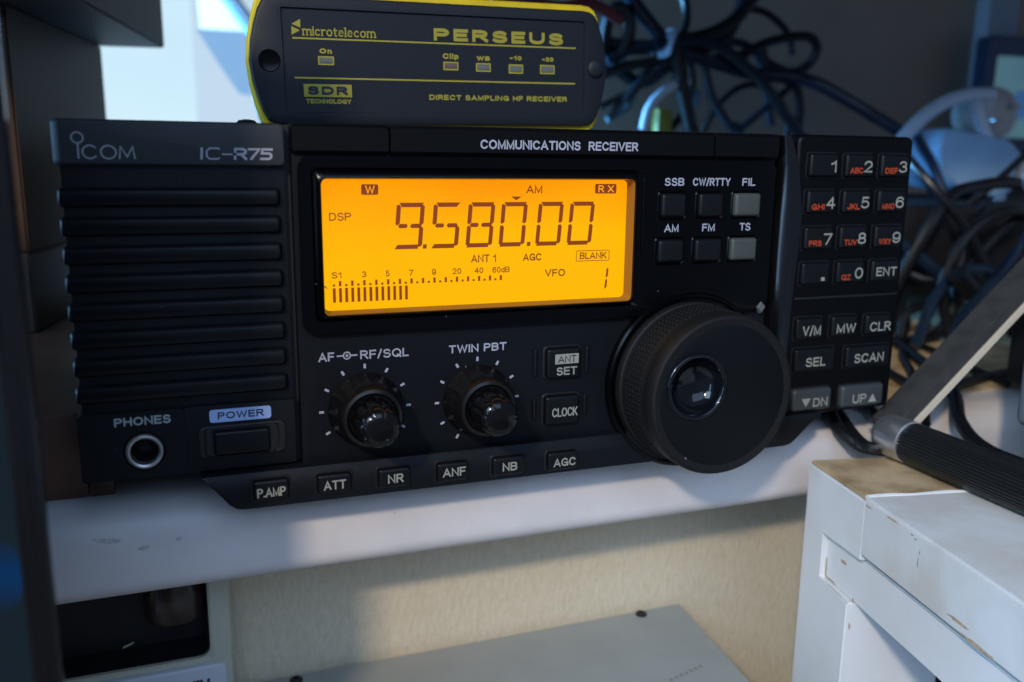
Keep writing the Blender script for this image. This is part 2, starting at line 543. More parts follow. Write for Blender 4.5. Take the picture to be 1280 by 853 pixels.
GL = {
    'A': (.82, [[(0, 0), (.41, 1), (.82, 0)], [(.16, .3), (.66, .3)]]),
    'B': (.70, [[(0, 0), (0, 1)], [(.05, 1), (.42, 1)] + AR(.42, .76, .25, .24, 90, -90) + [(.05, .52)], [(.30, .52)] + AR(.42, .26, .28, .26, 90, -90) + [(.05, 0)]]),
    'C': (.80, [AR(.42, .5, .42, .5, 38, 322, 16)]),
    'D': (.76, [[(0, 0), (0, 1)], [(.05, 1), (.36, 1)] + AR(.36, .5, .40, .5, 90, -90, 12) + [(.05, 0)]]),
    'E': (.62, [[(.62, 1), (0, 1), (0, 0), (.62, 0)], [(0, .52), (.56, .52)]]),
    'F': (.58, [[(.58, 1), (0, 1), (0, 0)], [(0, .5), (.52, .5)]]),
    'G': (.84, [AR(.42, .5, .42, .5, 40, 330, 16), [(.46, .44), (.84, .44), (.84, .04)]]),
    'H': (.72, [[(0, 0), (0, 1)], [(.72, 0), (.72, 1)], [(0, .52), (.72, .52)]]),
    'I': (.0, [[(0, 0), (0, 1)]]),
    'J': (.5, [[(.5, 1), (.5, .28)] + AR(.25, .26, .25, .26, 0, -180)]),
    'K': (.72, [[(0, 0), (0, 1)], [(.70, 1), (0, .36)], [(.24, .58), (.74, 0)]]),
    'L': (.54, [[(0, 1), (0, 0), (.54, 0)]]),
    'M': (.84, [[(0, 0), (0, 1), (.42, .06), (.84, 1), (.84, 0)]]),
    'N': (.72, [[(0, 0), (0, 1), (.72, 0), (.72, 1)]]),
    'O': (.88, [OV(.88)]),
    'P': (.66, [[(0, 0), (0, 1)], [(.05, 1), (.38, 1)] + AR(.38, .74, .28, .26, 90, -90) + [(.05, .48)]]),
    'Q': (.88, [OV(.88), [(.52, .26), (.9, -.04)]]),
    'R': (.70, [[(0, 0), (0, 1)], [(.05, 1), (.40, 1)] + AR(.40, .75, .27, .25, 90, -90) + [(.05, .5)], [(.34, .5), (.70, 0)]]),
    'S': (.68, [AR(.34, .75, .31, .25, 25, 250, 12) + AR(.34, .25, .34, .27, 75, -155, 12)]),
    'T': (.68, [[(0, 1), (.68, 1)], [(.34, 1), (.34, 0)]]),
    'U': (.72, [[(0, 1), (0, .36)] + AR(.36, .36, .36, .36, 180, 360) + [(.72, 1)]]),
    'V': (.78, [[(0, 1), (.39, 0), (.78, 1)]]),
    'W': (1.1, [[(0, 1), (.27, 0), (.55, .96), (.83, 0), (1.1, 1)]]),
    'X': (.74, [[(0, 0), (.74, 1)], [(0, 1), (.74, 0)]]),
    'Y': (.76, [[(0, 1), (.38, .45), (.76, 1)], [(.38, .45), (.38, 0)]]),
    'Z': (.68, [[(0, 1), (.68, 1), (0, 0), (.68, 0)]]),
    '0': (.56, [OV(.56)]),
    '1': (.30, [[(0, .74), (.16, .80), (.30, 1), (.30, 0)]]),
    '2': (.58, [AR(.29, .70, .28, .30, 170, -30, 10) + [(0, 0), (.58, 0)]]),
    '3': (.58, [AR(.28, .76, .26, .24, 160, -70, 10), AR(.28, .27, .30, .27, 90, -160, 11)]),
    '4': (.62, [[(.46, 0), (.46, 1)], [(.44, .98), (0, .28)], [(.0, .28), (.62, .28)]]),
    '5': (.58, [[(.52, 1), (.10, 1), (.04, .50)] + AR(.28, .32, .30, .32, 130, -150, 12)]),
    '6': (.58, [AR(.30, .66, .29, .34, 25, 180, 8) + [(.0, .36)], AR(.29, .32, .29, .32, 0, 360, 18)]),
    '7': (.56, [[(0, 1), (.56, 1), (.18, 0)]]),
    '8': (.58, [AR(.29, .76, .25, .24, 0, 360, 16), AR(.29, .26, .29, .26, 0, 360, 16)]),
    '9': (.58, [AR(.29, .34, .29, .34, 205, 360, 8) + [(.58, .64)], AR(.29, .68, .29, .32, 0, 360, 18)]),
    '/': (.34, [[(0, -.05), (.34, 1.05)]]),
    '-': (.36, [[(0, .42), (.36, .42)]]),
    '.': (.02, [[(0, 0.02), (0.02, 0.02)]]),
    ' ': (.20, []),
    'm': (.86, [[(0, 0), (0, .66)], [(0, .45)] + AR(.22, .45, .21, .23, 180, 0, 8) + [(.43, 0)], [(.43, .45)] + AR(.65, .45, .21, .23, 180, 0, 8) + [(.86, 0)]]),
    'n': (.46, [[(0, 0), (0, .68)], [(0, .44)] + AR(.23, .44, .23, .24, 180, 0, 8) + [(.46, 0)]]),
    'i': (.0, [[(0, 0), (0, .68)], [(0, .90), (0, .97)]]),
    'c': (.46, [AR(.25, .34, .25, .34, 45, 315, 12)]),
    'r': (.30, [[(0, 0), (0, .68)], [(0, .40)] + AR(.26, .40, .26, .26, 180, 70, 6)]),
    'o': (.54, [AR(.27, .34, .27, .34, 90, 450, 18)]),
    't': (.28, [[(.10, .88), (.10, .16)] + AR(.24, .14, .14, .14, 180, 290, 5), [(0, .66), (.30, .66)]]),
    'e': (.50, [[(0.02, .37), (.50, .37)] + AR(.25, .34, .25, .34, 5, 315, 14)]),
    'l': (.0, [[(0, 0), (0, 1)]]),
    'p': (.50, [[(0, -.28), (0, .68)], AR(.25, .34, .25, .34, 90, 450, 16)]),
    'd': (.50, [[(.5, 0), (.5, 1)], AR(.25, .34, .25, .34, 90, 450, 16)]),
    'a': (.46, [[(.46, 0), (.46, .68)], AR(.23, .34, .23, .34, 90, 450, 16)]),
    'y': (.50, [[(0, .68), (.25, 0)], [(.50, .68), (.16, -.28)]]),
}
SERIF = {'m': [(0, 0), (.43, 0), (.86, 0), (-.06, .66)], 'i': [(0, 0), (-.06, .66)], 'r': [(0, 0), (-.06, .66)], 'l': [(0, 0), (-.06, .97)]}


def ribbon(bm, pl, w, place, idx):
    """flat ribbon of width w along the polyline pl; place(x, z, idx) gives the point in space"""
    P = [Vector((a, b)) for a, b in pl]
    Q = [P[0]]
    for p in P[1:]:
        if (p - Q[-1]).length > 1e-4:
            Q.append(p)
    P = Q
    if len(P) < 2:
        return
    closed = (P[0] - P[-1]).length < 1e-3 and len(P) > 3
    h = w / 2
    if closed:
        P = P[:-1]
    else:
        P[0] = P[0] + (P[0] - P[1]).normalized() * h
        P[-1] = P[-1] + (P[-1] - P[-2]).normalized() * h
    n = len(P)
    Lp, Rp = [], []
    for i in range(n):
        a = P[i - 1] if (i > 0 or closed) else None
        c = P[(i + 1) % n] if (i < n - 1 or closed) else None
        d1 = (P[i] - a).normalized() if a is not None else None
        d2 = (c - P[i]).normalized() if c is not None else None
        d1 = d1 or d2
        d2 = d2 or d1
        n1, n2 = Vector((-d1.y, d1.x)), Vector((-d2.y, d2.x))
        mi = n1 + n2
        if mi.length < 1e-3:
            mi = n1
        mi.normalize()
        k = min(1.0 / max(mi.dot(n1), 0.3), 1.9)
        Lp.append(P[i] + mi * h * k)
        Rp.append(P[i] - mi * h * k)
    vl = [bm.verts.new(place(p.x, p.y, idx)) for p in Lp]
    vr = [bm.verts.new(place(p.x, p.y, idx)) for p in Rp]
    for i in range(n if closed else n - 1):
        j = (i + 1) % n
        bm.faces.new((vl[i], vr[i], vr[j], vl[j]))


def text(bm, s, x0, x1, z0, z1, y, w, slant=0.0, sp=None, serif=False):
    """letters of s filling the box x0..x1, z0..z1 on the plane y, stroke width w (all mm)"""
    sp = (w / (z1 - z0)) * 1.0 + 0.13 if sp is None else sp
    sp_x = 0.0
    xs = []
    for c in s:
        xs.append(sp_x)
        sp_x += GL[c][0] + sp
    tot = max(sp_x - sp, 1e-3)
    sx = (x1 - x0 - w) / tot if tot > 0.01 else 0
    sz = z1 - z0 - w

    def place(x, z, i):
        return Vector((x, y - 0.006 * i, z)) * MM
    for ci, c in enumerate(s):
        strokes = list(GL[c][1])
        if serif:
            for (a, b) in SERIF.get(c, []):
                strokes.append([(a - .08, b), (a + .10, b)])
        for i, st in enumerate(strokes):
            pl = []
            for (a, b) in st:
                z = z0 + w / 2 + b * sz
                pl.append((x0 + w / 2 + (xs[ci] + a) * sx + slant * (z - z0), z))
            ribbon(bm, pl, w * (0.7 if serif and i >= len(GL[c][1]) else 1), place, i + 1)


def plate(bm, x0, x1, z0, z1, y, r=0.3, n=3):
    bm.faces.new([V(bm, p) for p in rr(x0, x1, z0, z1, r, y, n)])


def outline(bm, x0, x1, z0, z1, y, w, r=0.3):
    a, b = rr(x0, x1, z0, z1, r, y, 3), rr(x0 + w, x1 - w, z0 + w, z1 - w, max(r - w, .05), y, 3)
    loft(bm, [a, b], cap1=False)


def NB():
    return bmesh.new()


# ================================================================== SETTING
bm = NB()
prof = [(380, -1)] + [(23 - 11 * math.sin(a), -12 + 11 * math.cos(a)) for a in [k * PI / 2 / 8 for k in range(9)]]
prof += [(18 - 6 * math.cos(a), -21 - 6 * math.sin(a)) for a in [k * PI / 2 / 6 for k in range(7)]] + [(380, -27)]
loft(bm, [[(x, y, z) for y, z in prof] for x in (-330, -100, 100, 560)], cap0=True)
shelf = obj('shelf', bm, M['shelf'])
tag(shelf, 'white painted shelf with rounded front edge carrying the black radio', 'shelf')
# smudges and marks on the shelf front
bm = NB()
for (x, z, a, b, rot) in ((-117.5, -9.5, 3.2, .7, -.15), (-109, -12.5, 1.6, .6, .3), (-100.5, -11.2, .8, .6, 0), (-59, -6.5, .35, .3, 0), (59, -7, .8, .5, 0), (-43, -12, .4, .3, .4), (-20, -18, .5, .25, 0)):
    pts = []
    for k in range(12):
        t = 2 * PI * k / 12
        rr_ = 1 + .15 * math.sin(2 * t + x) + .1 * math.sin(3 * t)
        px, pz = a * rr_ * math.cos(t), b * rr_ * math.sin(t)
        X, Z = x + px * math.cos(rot) - pz * math.sin(rot), z + px * math.sin(rot) + pz * math.cos(rot)
        Y = 12 - .03 if Z < -12 else 23 - math.sqrt(max(0, 121 - (Z + 12) ** 2)) - .05
        pts.append((X, Y, Z))
    bm = NB()
    sheet(bm, pts)
    obj('smudge', bm, M['stain'], shelf, smooth=False)

bm = NB()
bbox(bm, -330, 560, 51, 60, -200, -27.5)
o = obj('wall', bm, M['wallpaper'])
o['kind'] = 'structure'
o['label'] = 'beige woven wallpaper under the white shelf'

bm = NB()
bbox(bm, 70, 900, 340, 352, -27, 520)
o = obj('back_wall', bm, M['bwall'])
o['kind'] = 'structure'
o['label'] = 'dim grey beige wall behind the cables'

bm = NB()
bbox(bm, -500, 900, -500, 800, -150, -140)
o = obj('floor', bm, M['floor'])
o['kind'] = 'structure'

# pale upright trim on the back wall
bm = NB()
bbox(bm, 503, 534, 326, 339.5, -1, 520, .8)
tag(obj('wall_trim', bm, M['pillar']), 'pale blue grey upright trim on the dim wall at the right', 'trim')

# bright window
win = thing('window', (-120, 720, 0), 'bright daylit window between the brown boards and the small black receiver', 'window')
bm = NB()
bbox(bm, -420, -74, 712, 716, -60, 420)
obj('pane', bm, M['daylight'], win, smooth=False)
bm = NB()
bbox(bm, -74, 180, 716, 720, -60, 420)
obj('pane', bm, M['daylight2'], win, smooth=False)
bm = NB()
loft(bm, [[(x, y, z) for x, z in ((-70, 206), (-22, 206), (-22, 146), (-34, 148), (-52, 176))] for y in (709, 705)], cap0=True)
obj('shade_panel', bm, M['shade_panel'], win, smooth=False)
bm = NB()
tube(bm, [(-52, 690, 244), (-10, 690, 186)], 3.4, raw=True, n=6)
obj('sash_bar', bm, mat('sash_bar_paint', (0.16, 0.36, 0.62), 0.4), win)
bm = NB()
tube(bm, [(-46, 686, 248), (-4, 686, 190)], 3.6, raw=True, n=6)
obj('sash_seal', bm, mat('sash_seal_rubber', (0.05, 0.055, 0.06), 0.5), win)
bm = NB()
loft(bm, [[(x, y, z) for x, z in ((-68, 250), (-48, 250), (-12, 206), (-66, 206))] for y in (708, 704)], cap0=True)
obj('reveal', bm, mat('window_reveal_glow', (0.62, 0.60, 0.60), 0.6, emit=(0.42, 0.46, 0.52), estr=0.75), win, smooth=False)  # the daylight on this reveal is put in as emission


# ================================================================== LEFT FURNITURE
ang = 0.187
dv = Vector((math.sin(ang), math.cos(ang), 0))      # direction of the boards, going away
nv = Vector((math.cos(ang), -math.sin(ang), 0))


def board(bm, p, length, width, z0, z1):
    """board whose right face starts at the near corner p = (x, y), runs back, and is `width` thick to the left"""
    a = Vector((p[0], p[1], 0))
    q = [a, a + dv * length, a + dv * length - nv * width, a - nv * width]
    prism(bm, [(v.x, v.y) for v in q], z0, z1)
    bmesh.ops.bevel(bm, geom=list(bm.edges), offset=.7 * MM, segments=2, affect='EDGES')


bm = NB()
board(bm, (-147.2, 141), 118, 95, 52, 137.6)
sh = obj('upright_board', bm, M['greywood'])
tag(sh, 'upper grey brown board standing behind the left end of the radio', 'board')
bm = NB()
board(bm, (-147.2, 141), 118, 95, 22.2, 51.6)
tag(obj('upright_board', bm, M['brown']), 'lower dark brown board resting on the reddish wood block', 'board')
bm = NB()
board(bm, (-122.1, 122.9), 134, 125, 137.8, 215)
tag(obj('overhead_block', bm, M['greywood']), 'brown overhead wooden block jutting into the bright window, top left', 'block')
bm = NB()
bbox(bm, -250, -121.6, 22.5, 270, -1, 22, 1.0)
bbox(bm, -121.58, -115.5, 22.5, 200, -1, 9.0, .6)
tag(obj('wood_block', bm, M['redwood']), 'reddish wood block lying on the white shelf at the radio left end', 'block')

# monitor
mon = thing('monitor', (-300, -56, -140), 'black monitor with glossy frame at the left edge of the photo', 'monitor')
bm = NB()
O_, I_ = (-520, -119.3, -70, 174), (-515.2, -123.9, -65, 169)
rframe(bm, O_, I_, [(0, -59.5), (0, -61.4), (.12, -62), (.42, -62), (.5, -61.5), (.8, -61.5), (.9, -61.9), (1, -61.6), (1, -58)], 3, 1.5)
obj('bezel', bm, M['monitor'], mon)
bm = NB()
bbox(bm, -514, -128, -58.1, -40, -66, 168, 1)
bbox(bm, -519, -121, -58.1, -57.0, -69, 173, .2)
obj('housing', bm, M['monitor'], mon)
bm = NB()
plate(bm, -515, -124, -64.8, 168.8, -58.2, 1)
scr = obj('screen', bm, M['screen_dim'], mon, smooth=False)
bm = NB()
plate(bm, -152, -124.4, 9, 22.5, -58.4, 4)
obj('screen_picture', bm, M['screen_blue'], scr, smooth=False)
bm = NB()
bbox(bm, -340, -300, -50, -30, -140, -66, 2)
bbox(bm, -400, -240, -100, 30, -140, -135, 2)
obj('stand', bm, M['monitor'], mon)

bm = NB()
bbox(bm, -330, 620, -76, 338, 228, 244, 1)  # unseen board, added to keep lamp light off the background
tag(obj('unseen_light_block', bm, M['greywood']), 'unseen brown board added above the radio to shade the background', 'shelf')
bm = NB()
bbox(bm, 122.5, 520, 31, 335, -1, -.2, .2)
tag(obj('beige_board', bm, M['rawwood']), 'thin beige board under the loose black cables on the shelf', 'board')

# ================================================================== LOWER SHELF THINGS
bm = NB()
bx = [(-110, 47.5), (74.8, 47.5), (58, -120), (-130, -120)]
loft(bm, [[(x, y, z) for x, y in bx] for z in (-140, -79.3)] + [[(x * .995 - .2, y - .6 if y > 0 else y, -78.5) for x, y in bx]], cap0=True)
sb = thing('metal_box', (-25, -30, -140), 'grey painted metal box against the wallpaper under the shelf', 'box')
obj('housing', bm, M['silver'], sb)
for x, y in ((56.8, 44.6), (-69, 44.0)):
    bm = NB()
    for r0, zz in ((0, 0),):
        L = []
        for r, z in ((2.1, -78.5), (2.1, -78.0), (1.6, -77.6), (.9, -77.6), (.8, -78.1)):
            L.append([(x + r * math.cos(2 * PI * k / 20), y + r * math.sin(2 * PI * k / 20), z) for k in range(20)])
        loft(bm, L)
    obj('screw', bm, M['black'], sb)
bm = NB()
for k in range(7):
    sheet(bm, [(45 + k * 2.2, 3 + k * .6, -78.44), (46.3 + k * 2.2, 3.3 + k * .6, -78.44), (46.3 + k * 2.2, 4.6 + k * .6, -78.44), (45 + k * 2.2, 4.3 + k * .6, -78.44)])
obj('lettering', bm, mat('grey_stamp', (0.21, 0.21, 0.195), .6), sb, smooth=False)

dev = thing('plastic_device', (-110, 33, -140), 'cream plastic device with a dark bay, lower left under the shelf', 'device')
bm = NB()
rframe(bm, (-190, -88.0, -130, -27.4), (-186, -94.4, -57.2, -27.6), [(0, 49), (0, 32), (.12, 30.4), (.9, 30.4), (1, 31), (1, 32.4)], 4, 3)
# lower front below the bay
bbox(bm, -186.5, -92, 30.6, 48, -129, -57.4, .8)
obj('housing', bm, M['device'], dev)
bm = NB()
rframe(bm, (-186.1, -94.3, -57.3, -27.5), (-185, -95.2, -56.6, -28), [(0, 32.3), (.5, 32.3), (1, 43)], 3, 3)
bbox(bm, -187, -94, 43, 48.5, -128, -28.5, 0)
obj('bay', bm, M['well'], dev)
bm = NB()
L = []
for r, z in ((6.5, -30), (8.6, -38), (8.6, -44.6), (7.9, -46.0), (5, -46.4)):
    L.append([(-103.2 + r * math.cos(2 * PI * k / 32), 38 + .8 * r * math.sin(2 * PI * k / 32), z) for k in range(32)])
loft(bm, L)
obj('roller', bm, mat('brown_roller_plastic', (0.035, 0.022, 0.018), 0.22), dev)
bm = NB()
sheet(bm, [(-118.2, 35.8, -52.9), (-115.2, 35.8, -51.8), (-115.0, 35.8, -51.1), (-118.0, 35.8, -52.2)])
obj('bay_mark', bm, M['cream'], dev, smooth=False)
bm = NB()
rbox(bm, -180, -90.2, -120, -58.8, 31, 28.8, 2, 1.0)
lip = obj('front_flap', bm, M['devlip'], dev)
bm = NB()
text(bm, 'nay', -103.5, -95.0, -68.5, -60.6, 28.7, .8)
obj('lettering', bm, M['darkprint'], lip, smooth=False)

# ================================================================== RIGHT CABINET
cab = thing('cabinet', (95, -60, -140), 'white painted wooden cabinet corner with bare wood post top', 'cabinet')
A_, B_, C_, D_ = (92.4, 2.2), (83.4, -31.5), (119, -30), (127, 4)


def sideP(t, off=0.0):
    """point on the cabinet's left side, t mm from the far post corner; off mm inwards"""
    d = Vector((-0.1960, -0.9806))
    n = Vector((0.9806, -0.1960))
    p = Vector(A_) + d * t + n * off
    return (p.x, p.y)


def quadpost(bm, t0, t1, o0, o1, z0, z1, bev=.5):
    q = [sideP(t0, o0), sideP(t0, o1), sideP(t1, o1), sideP(t1, o0)]
    b2 = bmesh.new()
    prism(b2, q, z0, z1)
    if bev:
        bmesh.ops.bevel(b2, geom=list(b2.edges), offset=bev * MM, segments=2, affect='EDGES')
    me = bpy.data.meshes.new('tmp')
    b2.to_mesh(me)
    b2.free()
    bm.from_mesh(me)
    bpy.data.meshes.remove(me)


bm = NB()
tz = [(0, -140), (29, -140), (29, -43.6), (11.5, -43.6), (11.5, -27.7), (33.6, -27.7), (33.6, -9.2), (0, -9.2)]
loft(bm, [[(*sideP(t, o_), z) for t, z in tz] for o_ in (0, 33)], cap0=True)
bmesh.ops.bevel(bm, geom=list(bm.edges), offset=.45 * MM, segments=2, affect='EDGES')
obj('post', bm, M['cab'], cab)
bm = NB()
quadpost(bm, .4, 33.4, .5, 34.5, -9.15, -8.0, .35)
obj('post_top', bm, M['rawwood'], cab)
bm = NB()
quadpost(bm, 33.8, 150, -.6, 190, -25.6, -7.4, .9)
obj('top_board', bm, M['cabtop'], cab)
bm = NB()
quadpost(bm, 11.7, 150, 2.2, 14, -43.6, -27.9, .5)
obj('rail', bm, M['cab'], cab)
bm = NB()
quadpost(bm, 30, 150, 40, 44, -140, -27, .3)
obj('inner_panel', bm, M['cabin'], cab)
# chips and cracks in the paint
bm = NB()
for (t, z, a, b) in ((12.0, -41.2, .5, 2.6), (11.8, -38.6, .35, 1.8), (22, -33.8, 1.7, .6), (14.5, -43.0, 3.2, .35), (28.4, -43.0, .5, 1.0), (29.5, -51, .5, 1.0), (86, -24.6, 6, .5), (78, -22.5, 4, .45), (36, -9.6, 1.6, .3), (48, -8.6, 2.5, .25)):
    pts = []
    off = (-.68 if z > -27 and t > 33.8 else 2.1 if -43.7 < z < -27.8 and t > 11.7 else 1.1 if z <= -43.7 else -.05)
    for k in range(12):
        th = 2 * PI * k / 12
        g = 1 + .4 * math.sin(3 * th + t) * math.cos(2 * th + z)
        x, y = sideP(t + a * g * math.cos(th), off)
        pts.append((x, y, z + b * g * math.sin(th)))
    bm = NB()
    sheet(bm, pts)
    obj('paint_chip', bm, M['chip'], cab, smooth=False)
bm = NB()
for (t, z, a, b) in ((60.5, -15.2, .10, 1.6), (60.9, -12.2, .10, .8), (57, -9.0, .5, .15), (58.6, -9.6, .5, .15)):
    pts = []
    for k in range(8):
        th = 2 * PI * k / 8
        x, y = sideP(t + a * math.cos(th), -.69)
        pts.append((x, y, z + b * math.sin(th)))
    bm = NB()
    sheet(bm, pts)
    obj('hairline', bm, M['crack'], cab, smooth=False)
# lip of thick white paint where the board meets the bare post top
bm = NB()
p0, p1 = sideP(33.7, .3), sideP(33.7, 60)
tube(bm, [(p0[0] + (p1[0] - p0[0]) * k / 9, p0[1] + (p1[1] - p0[1]) * k / 9 + .5 * math.sin(k * 2.1), -7.9) for k in range(10)], .9, n=8)
obj('paint_ridge', bm, M['cab'], cab)

# ================================================================== TEST INSTRUMENT with carry handle
ins = thing('test_instrument', (205, -40, -8), 'blue grey instrument with black ribbed carry handle lying on the cabinet', 'instrument')
bm = NB()
bbox(bm, 160.5, 300, -95, -14, 2, 40, 4, 4)
obj('housing', bm, M['instr'], ins)
bm = NB()
bbox(bm, 205, 299, -16, 28, 3, 92, 3)
obj('pivot_bracket', bm, M['dark'], ins)
for sx in (168, 285):
    for sy in (-86, -22):
        bm = NB()
        tube(bm, [(sx, sy, 2.5), (sx, sy, -7.4)], 4, raw=True)
        obj('foot', bm, M['black'], ins)
gx, gz, gr = 119.5, -0.5, 6.6
bm = NB()
L = []
for y, k in ((-12.6, .96), (-13.4, 1.0), (-100, 1.0)):
    ring = []
    for i in range(120):
        a = 2 * PI * i / 120
        r = gr * k * (1 + (0.03 if i % 3 else -0.03))
        ring.append((gx + (y + 13) * .03 + r * 1.0 * math.cos(a), y, gz + r * .98 * math.sin(a)))
    L.append(ring)
loft(bm, L, cap0=True)
han = obj('carry_handle', bm, M['grip'], ins, angle=.9)
bm = NB()
lathe(bm, gx, gz, [(4.2, -.4), (5.6, -.9), (6.5, -2.2), (6.9, -4.5), (6.9, -12.4), (6.3, -12.7)], n=40)
obj('collar', bm, M['chrome'], han)
# arm: flat bar from the collar up to the pivot on the housing
a0, a1 = Vector((119.0, 0, 1.2)), Vector((212, 0, 82))
d = (a1 - a0).normalized()
nn = Vector((-d.z, 0, d.x))
bm = NB()
ya, yb = -6.4, 4.2
q = [a0 + nn * 2.6, a1 + nn * 2.6, a1 - nn * 2.2, a0 - nn * 2.2]
loft(bm, [[(p.x, y, p.z) for p in q] for y in (ya, yb)], cap0=True)
bmesh.ops.bevel(bm, geom=list(bm.edges), offset=.6 * MM, segments=2, affect='EDGES')
obj('arm', bm, M['bar'], han)
bm = NB()
q = [a0 + d * 3 - nn * 2.4, a1 - nn * 2.4, a1 - nn * 4.4, a0 + d * 3 - nn * 4.4]
loft(bm, [[(p.x, y, p.z) for p in q] for y in (ya - .4, ya + 5)], cap0=True)
obj('arm_strip', bm, M['barcream'], han)
bm = NB()
tube(bm, [(212, -8, 82), (212, 30, 82)], 8, raw=True, n=24)
obj('pivot', bm, M['bar'], han)
